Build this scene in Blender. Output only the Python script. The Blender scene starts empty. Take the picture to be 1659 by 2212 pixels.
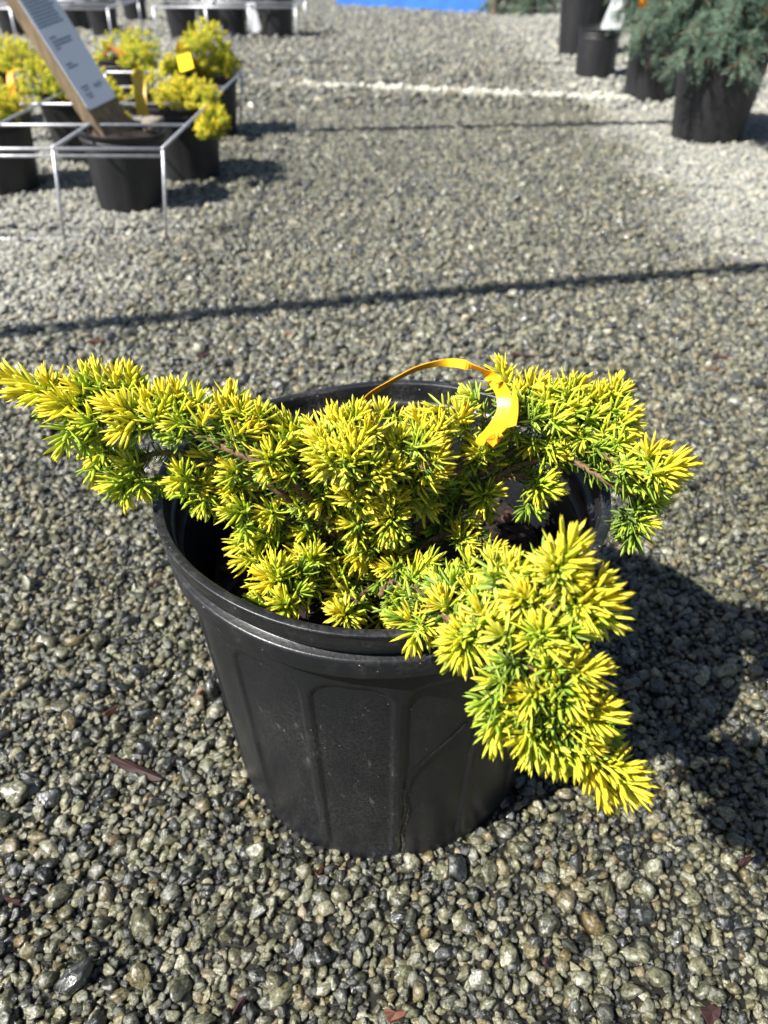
import bpy, math, random
import numpy as np
from mathutils import Vector, Matrix, Quaternion, kdtree

random.seed(7)
RNG = np.random.default_rng(11)
SC = bpy.context.scene
COL = SC.collection
R = math.radians

# ------------------------------------------------------------------ camera
W, H = 1659.0, 2212.0            # pixel grid the photograph was measured on
FPX, PITCH, CAMH = 1600.0, R(38), 0.558
cam_d = bpy.data.cameras.new('camera')
cam = bpy.data.objects.new('camera', cam_d)
COL.objects.link(cam)
cam.location = (0, 0, CAMH)
cam.rotation_euler = (math.pi / 2 - PITCH, 0, 0)
cam_d.sensor_fit = 'HORIZONTAL'
cam_d.sensor_width = 36
cam_d.lens = FPX / W * 36
cam_d.clip_start = 0.01
cam_d.clip_end = 500
cam_d.dof.use_dof = True
cam_d.dof.focus_distance = 0.43
cam_d.dof.aperture_fstop = cam_d.lens / 3.1
SC.camera = cam

# ------------------------------------------------------------------ sky, sun, exposure
SUN_EL, SHADOW_AZ = R(49), R(27)      # shadows run to +x, turned 27 degrees to +y
sx, sy = math.cos(SHADOW_AZ), math.sin(SHADOW_AZ)
world = bpy.data.worlds.new('World')
SC.world = world
world.use_nodes = True
wn = world.node_tree
bg = wn.nodes['Background']
sky = wn.nodes.new('ShaderNodeTexSky')
sky.sky_type = 'NISHITA'
sky.sun_disc = False
sky.sun_elevation = SUN_EL
sky.sun_rotation = math.atan2(-sx, -sy)
wn.links.new(sky.outputs[0], bg.inputs[0])
bg.inputs[1].default_value = 0.05
sun_d = bpy.data.lights.new('sun', 'SUN')
sun_d.energy = 5.0
sun_d.angle = R(0.53)
sun_d.color = (1.0, 0.975, 0.925)
sun = bpy.data.objects.new('sun', sun_d)
COL.objects.link(sun)
ldir = Vector((sx * math.cos(SUN_EL), sy * math.cos(SUN_EL), -math.sin(SUN_EL)))
sun.rotation_euler = ldir.to_track_quat('-Z', 'Y').to_euler()
sun.location = (-4, -2, 6)
SC.view_settings.view_transform = 'Standard'
SC.view_settings.look = 'None'
SC.view_settings.gamma = 1
SC.view_settings.exposure = 1.1
SC.cycles.use_denoising = True
SC.cycles.max_bounces = 8
SC.cycles.sample_clamp_indirect = 6

# ------------------------------------------------------------------ pixel -> place
CP, SP = math.cos(PITCH), math.sin(PITCH)
RIGHT = Vector((1, 0, 0)); UP = Vector((0, SP, CP)); TOCAM = Vector((0, -CP, SP))
def ray(x, y):
    u = (x - W / 2) / FPX; v = -(y - H / 2) / FPX
    return Vector((u, CP + v * SP, -SP + v * CP))
def G(x, y, z=0.0):
    r = ray(x, y); t = (z - CAMH) / r.z
    return Vector((0, 0, CAMH)) + r * t
def PX(p):
    x, y, z = p[0], p[1], p[2] - CAMH
    d = y * CP - z * SP
    return W / 2 + FPX * x / d, H / 2 - FPX * (y * SP + z * CP) / d, d

# ------------------------------------------------------------------ object helpers
def mesh(name, verts, faces, mat=None, smooth=True):
    me = bpy.data.meshes.new(name)
    me.from_pydata([tuple(v) for v in verts], [], [tuple(f) for f in faces])
    if mat: me.materials.append(mat)
    if smooth: me.polygons.foreach_set('use_smooth', [True] * len(me.polygons))
    me.update()
    return me
def link(name, me, parent=None, loc=(0, 0, 0)):
    o = bpy.data.objects.new(name, me)
    COL.objects.link(o)
    o.location = loc
    if parent: o.parent = parent
    return o
def thing(name, label, cat, loc=(0, 0, 0), group=None, rot=(0, 0, 0)):
    o = bpy.data.objects.new(name, None)
    o.empty_display_size = 0.05
    COL.objects.link(o)
    o.location = loc; o.rotation_euler = rot
    return tag(o, label, cat, group)
def tag(o, label, cat, group=None):
    o['label'] = label; o['category'] = cat
    if group: o['group'] = group
    return o
def structure(o):
    o['kind'] = 'structure'; return o
class MB:
    def __init__(s): s.v = []; s.f = []
    def add(s, v, f):
        n = len(s.v); s.v.extend([tuple(p) for p in v]); s.f.extend([tuple(i + n for i in q) for q in f])
    def tube(s, pts, rad, n=6, cap=True):
        pts = [Vector(p) for p in pts]
        if not hasattr(rad, '__len__'): rad = [rad] * len(pts)
        v = []; f = []
        for i, p in enumerate(pts):
            t = (pts[min(i + 1, len(pts) - 1)] - pts[max(i - 1, 0)])
            if t.length < 1e-9: t = Vector((0, 0, 1))
            t.normalize()
            a = t.orthogonal().normalized() if i == 0 else (a - t * a.dot(t)).normalized()
            b = t.cross(a)
            for k in range(n):
                g = 2 * math.pi * k / n
                v.append(p + (a * math.cos(g) + b * math.sin(g)) * rad[i])
        for i in range(len(pts) - 1):
            for k in range(n):
                f.append((i * n + k, i * n + (k + 1) % n, (i + 1) * n + (k + 1) % n, (i + 1) * n + k))
        if cap:
            f.append(tuple(range(n - 1, -1, -1))); f.append(tuple((len(pts) - 1) * n + k for k in range(n)))
        s.add(v, f)
    def box(s, M, sx_, sy_, sz_):
        v = [M @ Vector((x * sx_ / 2, y * sy_ / 2, z * sz_ / 2)) for x in (-1, 1) for y in (-1, 1) for z in (-1, 1)]
        s.add(v, [(0, 1, 3, 2), (4, 6, 7, 5), (0, 4, 5, 1), (2, 3, 7, 6), (0, 2, 6, 4), (1, 5, 7, 3)])
    def obj(s, name, mat, parent=None, loc=(0, 0, 0), smooth=True):
        return link(name, mesh(name, s.v, s.f, mat, smooth), parent, loc)
def catmull(pts, n=8):
    pts = [Vector(p) for p in pts]
    q = [pts[0] * 2 - pts[1]] + pts + [pts[-1] * 2 - pts[-2]]
    out = []
    for i in range(1, len(q) - 2):
        for k in range(n):
            t = k / n
            out.append(0.5 * ((2 * q[i]) + (q[i + 1] - q[i - 1]) * t + (2 * q[i - 1] - 5 * q[i] + 4 * q[i + 1] - q[i + 2]) * t * t
                              + (3 * q[i] - q[i - 1] - 3 * q[i + 1] + q[i + 2]) * t ** 3))
    out.append(pts[-1])
    return out

# ------------------------------------------------------------------ materials
class NT:
    def __init__(s, name):
        s.m = bpy.data.materials.new(name); s.m.use_nodes = True
        s.t = s.m.node_tree; s.p = s.t.nodes['Principled BSDF']; s.out = s.t.nodes['Material Output']
    def n(s, typ, **kw):
        x = s.t.nodes.new('ShaderNode' + typ)
        for k, v in kw.items(): setattr(x, k, v)
        return x
    def l(s, a, b): s.t.links.new(a, b)
    def set(s, **kw):
        for k, v in kw.items(): s.p.inputs[k.replace('_', ' ')].default_value = v
    def math(s, op, a, b=None, c=None, clamp=False):
        x = s.n('Math', operation=op, use_clamp=clamp)
        for i, q in enumerate((a, b, c)):
            if q is None: continue
            if isinstance(q, (int, float)): x.inputs[i].default_value = q
            else: s.l(q, x.inputs[i])
        return x.outputs[0]
    def ss(s, v, a, b):
        x = s.n('MapRange', interpolation_type='SMOOTHSTEP')
        s.l(v, x.inputs[0]); x.inputs[1].default_value = a; x.inputs[2].default_value = b
        return x.outputs[0]
    def noise(s, vec, scale, detail=3, rough=0.55):
        x = s.n('TexNoise'); x.inputs['Scale'].default_value = scale; x.inputs['Detail'].default_value = detail
        x.inputs['Roughness'].default_value = rough
        if vec is not None: s.l(vec, x.inputs['Vector'])
        return x.outputs['Fac']
    def mix(s, fac, a, b, mode='MIX'):
        x = s.n('Mix', data_type='RGBA', blend_type=mode)
        for q, i in ((fac, 0), (a, 6), (b, 7)):
            if isinstance(q, (int, float)): x.inputs[i].default_value = q
            elif isinstance(q, tuple): x.inputs[i].default_value = q + (1,) if len(q) == 3 else q
            else: s.l(q, x.inputs[i])
        return x.outputs[2]
    def ramp(s, v, stops, interp='LINEAR'):
        x = s.n('ValToRGB'); x.color_ramp.interpolation = interp
        e = x.color_ramp.elements
        while len(e) < len(stops): e.new(0.5)
        for k, (p, c) in zip(e, stops):
            k.position = p; k.color = c + (1,)
        s.l(v, x.inputs[0]); return x.outputs[0]
    def bump(s, h, dist, strength=1.0):
        x = s.n('Bump'); x.inputs['Strength'].default_value = strength; x.inputs['Distance'].default_value = dist
        s.l(h, x.inputs['Height']); s.l(x.outputs[0], s.p.inputs['Normal'])

STONE_RAMP = [(0.0, (.018, .020, .022)), (.24, (.045, .048, .045)), (.36, (.17, .17, .125)), (.44, (.30, .295, .205)), (.56, (.43, .415, .29)),
              (.64, (.10, .10, .075)), (.76, (.50, .46, .31)), (.86, (.36, .26, .12)), (.93, (.72, .69, .60)), (1.0, (.15, .16, .155))]
def wet_mask(s):
    """dampness of the gravel: watered path wet, strips under the pots and far end dry"""
    geo = s.n('NewGeometry'); sep = s.n('SeparateXYZ'); s.l(geo.outputs['Position'], sep.inputs[0])
    x, y = sep.outputs[0], sep.outputs[1]
    nz = s.math('MULTIPLY', s.math('SUBTRACT', s.noise(geo.outputs['Position'], 2.3, 5, .65), .5), 1.1)
    left = s.math('ADD', s.math('ADD', x, s.math('MULTIPLY', y, .13)), nz)             # low on the left
    dryl = s.math('MULTIPLY', s.ss(left, -.12, -.50), s.ss(s.math('ADD', y, nz), .95, 1.5))
    right = s.math('ADD', x, nz)
    dryr = s.math('MULTIPLY', s.ss(right, .55, .95), s.ss(y, 1.1, 1.9))
    far = s.math('MULTIPLY', s.ss(s.math('ADD', y, nz), 1.5, 5.6), .55)
    mid = s.math('MULTIPLY', s.ss(s.math('ADD', y, nz), .55, 1.3), .16)
    # low ridge of gravel that has dried
    line = s.math('SUBTRACT', s.math('ADD', y, s.math('MULTIPLY', x, .26)), 3.80)
    line = s.math('ADD', s.math('ABSOLUTE', s.math('ADD', line, s.math('MULTIPLY', nz, .12))), 0.0)
    ridge = s.math('MULTIPLY', s.math('MULTIPLY', s.ss(line, .075, .02), s.ss(s.noise(geo.outputs['Position'], 14, 3), .22, .48)), s.math('MULTIPLY', s.ss(x, -.75, -.2), s.ss(x, 1.3, .8)))
    dry = s.math('MAXIMUM', s.math('MAXIMUM', dryl, dryr), s.math('MAXIMUM', s.math('MAXIMUM', far, mid), ridge), clamp=True)
    return geo.outputs['Position'], dry, ridge
def stone_material():
    s = NT('gravel stone')
    oi = s.n('ObjectInfo'); tc = s.n('TexCoord')
    pos, dry, ridge = wet_mask(s)
    base = s.ramp(oi.outputs['Random'], STONE_RAMP)
    off = s.n('VectorMath', operation='ADD'); s.l(tc.outputs['Object'], off.inputs[0])
    cmb = s.n('CombineXYZ'); s.l(s.math('MULTIPLY', oi.outputs['Random'], 53), cmb.inputs[0]); s.l(cmb.outputs[0], off.inputs[1])
    patch = s.noise(off.outputs[0], 1.6, 3, .6)
    base = s.mix(s.ss(patch, .38, .66), s.mix(1.0, base, (.62, .60, .52), 'MULTIPLY'), base)
    speck = s.noise(off.outputs[0], 3.4, 4, .8)
    base = s.mix(1.0, base, (1.25, 1.25, 1.22), 'MULTIPLY')
    base = s.mix(s.math('MULTIPLY', s.ss(speck, .47, .57), .85), base, s.mix(1.0, base, (.22, .225, .21), 'MULTIPLY'))
    base = s.mix(s.math('MULTIPLY', s.ss(speck, .43, .36), .62), base, (.80, .79, .70))
    wet = s.math('SUBTRACT', 1.0, dry)
    film = s.noise(pos, 90, 2, .5)
    wetc = s.mix(1.0, base, (.40, .405, .345), 'MULTIPLY')
    dryc = s.mix(1.0, s.mix(.40, base, (.58, .58, .55)), (.76, .76, .76), 'MULTIPLY')
    dryc = s.mix(s.math('MULTIPLY', ridge, .60), dryc, (.66, .64, .54))
    s.l(s.mix(wet, dryc, wetc), s.p.inputs['Base Color'])
    s.l(s.math('ADD', s.math('MULTIPLY', dry, .5), s.math('ADD', .16, s.math('MULTIPLY', film, .34))), s.p.inputs['Roughness'])
    s.l(s.math('ADD', .18, s.math('MULTIPLY', wet, .25)), s.p.inputs['Specular IOR Level'])
    s.bump(s.noise(off.outputs[0], 6.5, 5, .75), .0005, 1.0)
    s.l(s.math('MULTIPLY', wet, s.ss(film, .24, .42)), s.p.inputs['Coat Weight'])
    s.set(Coat_Roughness=.15, Coat_IOR=1.52)
    cb = s.n('Bump'); cb.inputs['Strength'].default_value = 1; cb.inputs['Distance'].default_value = .0010
    s.l(s.noise(off.outputs[0], 4.2, 2, .6), cb.inputs['Height']); s.l(cb.outputs[0], s.p.inputs['Coat Normal'])
    return s.m
def ground_material():
    s = NT('gravel bed')
    pos, dry, ridge = wet_mask(s)
    wet = s.math('SUBTRACT', 1.0, dry)
    v = s.n('TexVoronoi'); v.inputs['Scale'].default_value = 105; s.l(pos, v.inputs['Vector'])
    sep = s.n('SeparateColor'); s.l(v.outputs['Color'], sep.inputs[0])
    base = s.ramp(sep.outputs[0], STONE_RAMP)
    sy_ = s.n('SeparateXYZ'); s.l(pos, sy_.inputs[0])
    lim = s.math('ADD', s.math('MULTIPLY', sy_.outputs[1], .53 * CP), .53 * CAMH * SP + .72)
    side = s.ss(s.math('SUBTRACT', s.math('ABSOLUTE', sy_.outputs[0]), lim), -.12, .02)
    farz = s.math('MAXIMUM', s.math('MAXIMUM', s.ss(sy_.outputs[1], 2.9, 3.4), side), s.ss(sy_.outputs[1], -.40, -.52))
    edge = s.ss(v.outputs['Distance'], .30, .62)
    base = s.mix(edge, base, (.06, .058, .05))
    base = s.mix(farz, (.032, .030, .026), base)
    wetc = s.mix(1.0, base, (.46, .45, .38), 'MULTIPLY')
    dryc = s.mix(s.math('MULTIPLY', farz, .40), base, (.52, .52, .49))
    s.l(s.mix(wet, dryc, wetc), s.p.inputs['Base Color'])
    s.l(s.math('ADD', .35, s.math('MULTIPLY', dry, .5)), s.p.inputs['Roughness'])
    s.bump(s.math('MULTIPLY', s.math('SUBTRACT', 1.0, v.outputs['Distance']), farz), .006, 1.0)
    return s.m
def plastic(name, col=(.016, .0165, .018), rough=.42, scuff=.5):
    s = NT(name)
    tc = s.n('TexCoord'); o = tc.outputs['Object']
    mp = s.n('Mapping'); mp.inputs['Scale'].default_value = (1, 1, .35); s.l(o, mp.inputs[0])
    big = s.noise(mp.outputs[0], 22, 5, .65)
    fine = s.noise(o, 420, 3, .7)
    streak = s.noise(mp.outputs[0], 160, 2, .6)
    dust = s.math('MULTIPLY', s.math('MULTIPLY', s.ss(big, .40, .75), s.ss(fine, .36, .68)), .5)
    scr = s.math('MULTIPLY', s.ss(streak, .62, .74), s.ss(big, .5, .62))
    fac = s.math('MULTIPLY', s.math('ADD', dust, scr, clamp=True), .42 * scuff)
    c = s.mix(fac, col, (.19, .18, .17))
    vv = s.n('TexVoronoi'); vv.inputs['Scale'].default_value = 190; s.l(o, vv.inputs['Vector'])
    speck = s.math('MULTIPLY', s.ss(vv.outputs['Distance'], .12, .06), s.ss(s.noise(o, 60, 2), .52, .6))
    c = s.mix(s.math('MULTIPLY', speck, .7 * scuff), c, (.36, .31, .25))
    s.l(c, s.p.inputs['Base Color'])
    s.l(s.math('ADD', rough - .08, s.math('MULTIPLY', fine, .22)), s.p.inputs['Roughness'])
    s.set(Specular_IOR_Level=.45)
    s.bump(s.math('ADD', fine, s.math('MULTIPLY', big, 1.5)), .00025, .6)
    return s.m
def simple(name, col, rough=.6, spec=.4, nscale=0, namp=0.0, col2=None, metal=0.0, bump=0.0):
    s = NT(name)
    s.set(Roughness=rough, Specular_IOR_Level=spec, Metallic=metal)
    if nscale:
        tc = s.n('TexCoord'); f = s.noise(tc.outputs['Object'], nscale, 5, .65)
        s.l(s.mix(s.ss(f, .35, .68), col, col2 or tuple(c * (1 - namp) for c in col)), s.p.inputs['Base Color'])
        if bump: s.bump(f, bump, 1)
    else: s.set(Base_Color=col + (1,))
    return s.m
def needle_material(name, green, lime, gold, amber, trans=.28):
    s = NT(name)
    at = s.n('Attribute', attribute_name='tint'); sep = s.n('SeparateColor'); s.l(at.outputs['Color'], sep.inputs[0])
    oi = s.n('ObjectInfo')
    g, rnd, stripe = sep.outputs[0], sep.outputs[1], sep.outputs[2]
    g = s.math('ADD', g, s.math('MULTIPLY', s.math('SUBTRACT', oi.outputs['Random'], .5), .16), clamp=True)
    c = s.ramp(g, [(0.0, green), (.30, tuple(a * .55 + b * .45 for a, b in zip(green, lime))), (.52, lime), (.78, gold), (1.0, amber)])
    c = s.mix(s.math('MULTIPLY', rnd, .4), c, s.mix(1.0, c, (.74, .88, .72), 'MULTIPLY'))
    c = s.mix(s.math('MULTIPLY', stripe, .42), c, (.62, .74, .52))
    s.l(c, s.p.inputs['Base Color'])
    s.set(Roughness=.42, Specular_IOR_Level=.35)
    tr = s.n('BsdfTranslucent'); s.l(s.mix(1.0, c, (1.0, .98, .55), 'MULTIPLY'), tr.inputs[0])
    mx = s.n('MixShader'); mx.inputs[0].default_value = trans
    s.l(s.p.outputs[0], mx.inputs[1]); s.l(tr.outputs[0], mx.inputs[2]); s.l(mx.outputs[0], s.out.inputs[0])
    return s.m

M_STONE = stone_material()
M_GROUND = ground_material()
M_POT = plastic('black nursery plastic', (.0085, .0092, .0112), .36, scuff=.8)
M_RIM = plastic('scuffed black rim plastic', (.0095, .0102, .0122), .33, 1.9)
M_POT2 = plastic('dusty black plastic', (.014, .014, .0165), .5, .45)
M_STREAK = simple('water film', (.006, .006, .007), .12, .6)
M_SOIL = simple('potting mix', (.030, .019, .014), .75, .3, 260, .7, (.009, .006, .005), bump=.004)
M_BARK = simple('bark chip', (.10, .038, .026), .7, .3, 240, .6, (.05, .022, .015))
M_CLUMP = simple('weathered bark', (.50, .42, .34), .8, .2, 60, .6, (.2, .15, .12), bump=.004)
M_TWIG = simple('twig bark', (.20, .115, .06), .7, .3, 300, .6, (.085, .05, .03))
M_NEEDLE = needle_material('golden juniper needle', (.066, .150, .028), (.50, .66, .065), (.90, .85, .075), (.94, .76, .050), .40)
M_BLUE_J = needle_material('blue green juniper leaf', (.055, .105, .075), (.16, .26, .19), (.31, .43, .32), (.36, .46, .34), .2)
M_DKGREEN = needle_material('dark green conifer leaf', (.025, .07, .025), (.07, .16, .04), (.14, .24, .06), (.16, .24, .06), .15)
M_TAG = simple('orange yellow tape', (.84, .42, .012), .38, .5, 30, .1, (.80, .36, .010))
M_TAGO = simple('orange tape', (.85, .32, .010), .4, .5)
M_TAGY_SHADE = simple('shade-toned yellow tape', (.52, .34, .02), .45, .4)  # yellow tape darkened to ochre: the strip's shade is put into its colour
M_TAGY = simple('yellow tape', (.90, .62, .012), .4, .5)
M_STEEL = simple('galvanised wire', (.60, .60, .62), .42, .5, 90, .3, (.42, .42, .45), metal=.55)
M_LABEL = simple('white label card', (.80, .82, .86), .22, .6)
M_INK = simple('grey print', (.17, .22, .30), .7, .2)
M_BLUE = simple('blue paint', (.045, .17, .56), .5, .4, 9, .3, (.035, .13, .45))
M_PIPE = simple('grey pipe', (.40, .40, .40), .5, .4)
def wood_material():
    s = NT('weathered stake wood')
    tc = s.n('TexCoord'); mp = s.n('Mapping'); mp.inputs['Scale'].default_value = (60, 60, 3); s.l(tc.outputs['Object'], mp.inputs[0])
    f = s.noise(mp.outputs[0], 1.6, 6, .65)
    s.l(s.mix(s.ss(f, .35, .7), (.23, .165, .09), (.10, .07, .045)), s.p.inputs['Base Color'])
    s.set(Roughness=.8); s.bump(f, .0015, .7)
    return s.m
M_WOOD = wood_material()

# ------------------------------------------------------------------ ground and gravel
ground = structure(link('ground', mesh('ground', [(-60, -20, 0), (60, -20, 0), (60, 120, 0), (-60, 120, 0)], [(0, 1, 2, 3)], M_GROUND, False)))

def ico(sub):
    import bmesh
    bm = bmesh.new(); bmesh.ops.create_icosphere(bm, subdivisions=sub, radius=1)
    v = np.array([x.co[:] for x in bm.verts]); f = [[a.index for a in q.verts] for q in bm.faces]; bm.free()
    return v, f
def stone_mesh(k, sub=3):
    rng = np.random.default_rng(100 + k)
    v, f = ico(sub)
    d = v / np.linalg.norm(v, axis=1)[:, None]
    r = np.ones(len(d))
    for _ in range(rng.integers(8, 14)):             # broken faces
        n = rng.normal(size=3); n /= np.linalg.norm(n); h = rng.uniform(.52, .86)
        q = d @ n; cut = np.where(q > .05, h / np.maximum(q, .05), 9); r = -np.log(np.exp(-45 * r) + np.exp(-45 * np.minimum(cut, 3))) / 45
    for _ in range(9):
        n = rng.normal(size=3) * rng.uniform(2, 6); r += .022 * np.sin(d @ n + rng.uniform(0, 6))
    for _ in range(14):                              # pitted, lumpy skin
        n = rng.normal(size=3); n *= rng.uniform(7, 12) / np.linalg.norm(n); r += .013 * np.sin(d @ n + rng.uniform(0, 6))
    v = d * r[:, None]
    v /= np.abs(v).max(0)
    return mesh('stone', v, f, M_STONE)
STONES = [stone_mesh(k) for k in range(14)]

POT_C = Vector((-.001, .4085, 0)); POT_RB = .126
def lattice(y0, y1, sp, margin):
    rows = []
    y = y0; k = 0
    while y < y1:
        dep = y * CP + CAMH * SP
        hw = .53 * dep + margin
        xs = np.arange(-hw, hw, sp) + (k % 2) * sp / 2
        rows.append(np.stack([xs, np.full(len(xs), y)], 1)); y += sp * .87; k += 1
    p = np.concatenate(rows)
    return p + RNG.normal(0, sp * .22, p.shape)
def stones_set(p, mean, sig):
    n = len(p)
    a = mean * np.exp(RNG.normal(0, sig, n)); a = np.clip(a, mean * .45, mean * 2.1)
    e = RNG.uniform(1.0, 1.75, n); fl = RNG.uniform(.6, .95, n)
    s = np.stack([a * e ** .6, a / e ** .35, a * fl], 1)
    rot = np.stack([RNG.normal(0, .5, n), RNG.normal(0, .5, n), RNG.uniform(0, 6.283, n)], 1)
    z = RNG.uniform(-.35, .85, n) * a + .0006
    return np.concatenate([p, z[:, None], s, rot], 1)
fine = stones_set(lattice(.08, .95, .0057, .16), .0035, .30)
midg = stones_set(lattice(.95, 3.3, .0082, .22), .0054, .30)
def outside(p, m):                                     # the strip beyond the first margin
    hw = .53 * (p[:, 1] * CP + CAMH * SP) + m
    return p[(np.abs(p[:, 0]) > hw) | (p[:, 1] < .08)]
wide1 = stones_set(outside(lattice(-.5, .95, .0098, .75), .15), .0064, .3)
wide2 = stones_set(outside(lattice(.95, 3.3, .0105, .80), .21), .0068, .3)
farg = stones_set(lattice(3.3, 9.8, .030, 1.0), .0100, .30); farg[:, 2] -= .0015
big = stones_set(lattice(.08, 1.7, .022, .16), .0060, .25); big[:, 2] += .0016
big = big[RNG.random(len(big)) < np.where(big[:, 1] < .45, .75, .5)]
kd = kdtree.KDTree(len(big))
for i, b in enumerate(big): kd.insert((b[0], b[1], 0), i)
kd.balance()
def keep_small(a):
    k = np.ones(len(a), bool)
    for i, p in enumerate(a):
        if p[1] > 1.75: continue
        co, j, d = kd.find((p[0], p[1], 0))
        if d < big[j, 4] * .72: k[i] = False
    return a[k]
fine = keep_small(fine); midg = keep_small(midg)
n_r = 1500                                            # stones heaped into the low dried ridge
rx_ = RNG.uniform(-.7, 1.4, n_r); rp = np.stack([rx_, 3.80 - .26 * rx_ + RNG.normal(0, .02, n_r)], 1)
ridge = stones_set(rp, .0085, .3); ridge[:, 2] += (.007) * np.exp(-((rp[:, 1] - 3.80 + .26 * rx_) / .03) ** 2)
allst = np.concatenate([fine, midg, wide1, wide2, farg, big, ridge])
dpot = np.hypot(allst[:, 0] - POT_C.x, allst[:, 1] - POT_C.y)
kk_ = dpot > POT_RB - .002
allst = allst[kk_]; dpot = dpot[kk_]
depth = allst[:, 1] * CP + CAMH * SP
px = W / 2 + FPX * allst[:, 0] / depth
py = H / 2 - FPX * (allst[:, 1] * SP - CAMH * CP) / depth
infr = (px > 15) & (px < W - 15) & (py < H - 15) & (py > 0)
hid = (px > 520) & (px < 1130) & (py > 1300) & (dpot < .2) & (allst[:, 1] > .28)
size = np.where(infr & ~hid, allst[:, 3] * allst[:, 4] / depth ** 2, 0)
top = np.argsort(-size)[:300]
sel = np.zeros(len(allst), bool); sel[top] = True
singles = []
for k, i in enumerate(top):
    a = allst[i]
    o = link('stone', STONES[k % 14], ground, a[:3]); o.rotation_euler = a[6:9]; o.scale = a[3:6]
    singles.append(o)
rest = allst[~sel]
gm = bpy.data.meshes.new('gravel'); gm.vertices.add(len(rest)); gm.vertices.foreach_set('co', rest[:, :3].astype(np.float32).ravel())
for nm, cols in (('scl', rest[:, 3:6]), ('rot', rest[:, 6:9])):
    gm.attributes.new(nm, 'FLOAT_VECTOR', 'POINT').data.foreach_set('vector', cols.astype(np.float32).ravel())
gm.attributes.new('idx', 'INT', 'POINT').data.foreach_set('value', RNG.integers(0, 14, len(rest)).astype(np.int32))
gravel = link('gravel', gm, ground); gravel['kind'] = 'stuff'
ng = bpy.data.node_groups.new('gravel', 'GeometryNodeTree')
ng.interface.new_socket('Geometry', in_out='INPUT', socket_type='NodeSocketGeometry')
ng.interface.new_socket('Geometry', in_out='OUTPUT', socket_type='NodeSocketGeometry')
gi = ng.nodes.new('NodeGroupInput'); go = ng.nodes.new('NodeGroupOutput')
iop = ng.nodes.new('GeometryNodeInstanceOnPoints'); join = ng.nodes.new('GeometryNodeGeometryToInstance')
for k in range(13, -1, -1):
    oi = ng.nodes.new('GeometryNodeObjectInfo'); oi.transform_space = 'ORIGINAL'
    oi.inputs['Object'].default_value = singles[k]
    ng.links.new(oi.outputs['Geometry'], join.inputs[0])
ng.links.new(gi.outputs[0], iop.inputs['Points']); ng.links.new(join.outputs[0], iop.inputs['Instance'])
iop.inputs['Pick Instance'].default_value = True
for nm, dt, sock in (('idx', 'INT', 'Instance Index'), ('rot', 'FLOAT_VECTOR', 'Rotation'), ('scl', 'FLOAT_VECTOR', 'Scale')):
    na = ng.nodes.new('GeometryNodeInputNamedAttribute'); na.data_type = dt; na.inputs[0].default_value = nm
    ng.links.new(na.outputs[0], iop.inputs[sock])
ng.links.new(iop.outputs[0], go.inputs[0])
gravel.modifiers.new('gravel', 'NODES').node_group = ng

# ------------------------------------------------------------------ main pot
RIM_Z, RX, RY, RCY = .268, .1519, .1411, .4074
def rim_wave(th):          # the soft plastic rim is pushed out of round
    return (.0022 * math.sin(2 * th + .6) + .0020 * math.sin(3 * th - 1.0) + .0012 * math.sin(5 * th + .4)
            - .0035 * math.exp(-((math.atan2(math.sin(th - R(352)), math.cos(th - R(352)))) / .12) ** 2))
def pot_pt(th, z, rf):
    """point at height z; rf = radius as a fraction of the rim radius"""
    t = max(0.0, min(1.0, z / RIM_Z)) ** 1.15
    ax = POT_RB / .84 * (1 - t) + RX * t; ay = POT_RB / .84 * (1 - t) + RY * t
    cy = POT_C.y * (1 - t) + RCY * t
    wob = 1 + .006 * t * math.sin(3 * th + .5)
    return (POT_C.x + ax * rf * wob * math.cos(th), cy + ay * rf * wob * math.sin(th), z + rim_wave(th) * t ** 3)
def sst(a, b, x):
    t = max(0., min(1., (x - a) / (b - a))); return t * t * (3 - 2 * t)
def panel(th, z):
    n = 15
    a = (((th - R(-73.8)) / (2 * math.pi) * n + .5) % 1) - .5
    arc = a * 2 * math.pi / n * .130
    hw, zt, rc = .0238, .212, .017
    dx = abs(arc) - (hw - rc); dz = z - (zt - rc) if z > .1 else -.03
    d = math.hypot(max(dx, 0), max(dz, 0)) + min(max(dx, dz), 0) - rc
    return -.0019 * sst(.0012, -.0012, d) * sst(.006, .022, z)
def grid(nth, rows, fn, close=True):
    v = [fn(2 * math.pi * j / nth, r) for r in rows for j in range(nth)]
    f = [(i * nth + j, i * nth + (j + 1) % nth, (i + 1) * nth + (j + 1) % nth, (i + 1) * nth + j) for i in range(len(rows) - 1) for j in range(nth)]
    return v, f
pot = thing('nursery_pot', 'large black plastic nursery pot with wavy rim and embossed arches, holding the golden juniper', 'plant pot', POT_C)
nth = 640
def body_fn(th, r):
    kind, z = r
    if kind == 'o':
        rf = .84 + (.928 - .84) * (z / .232)
        x, y, zz = pot_pt(th, z, rf); o = panel(th, z)
        return (x + o * math.cos(th), y + o * math.sin(th), zz)
    return pot_pt(th, z, z and (.82 + (.905 - .82) * (z / .232)))
rows = [('o', .0005)] + [('o', .004 + k * .228 / 110) for k in range(111)]
v, f = grid(nth, rows, body_fn)
b = MB(); b.add(v, f)
inner = [(.232, .905), (.225, .900), (.215, .893), (.2, .885), (.17, .873), (.15, .86)]
v, f = grid(nth, inner, lambda th, r: pot_pt(th, r[0], r[1])); b.add(v, f)
v, f = grid(nth, [(.0005, .84), (.0004, .5), (.0004, .05)], lambda th, r: pot_pt(th, r[0], r[1])); b.add(v, [q[::-1] for q in f])
body = b.obj('pot_wall', M_POT, pot, -POT_C)
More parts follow.
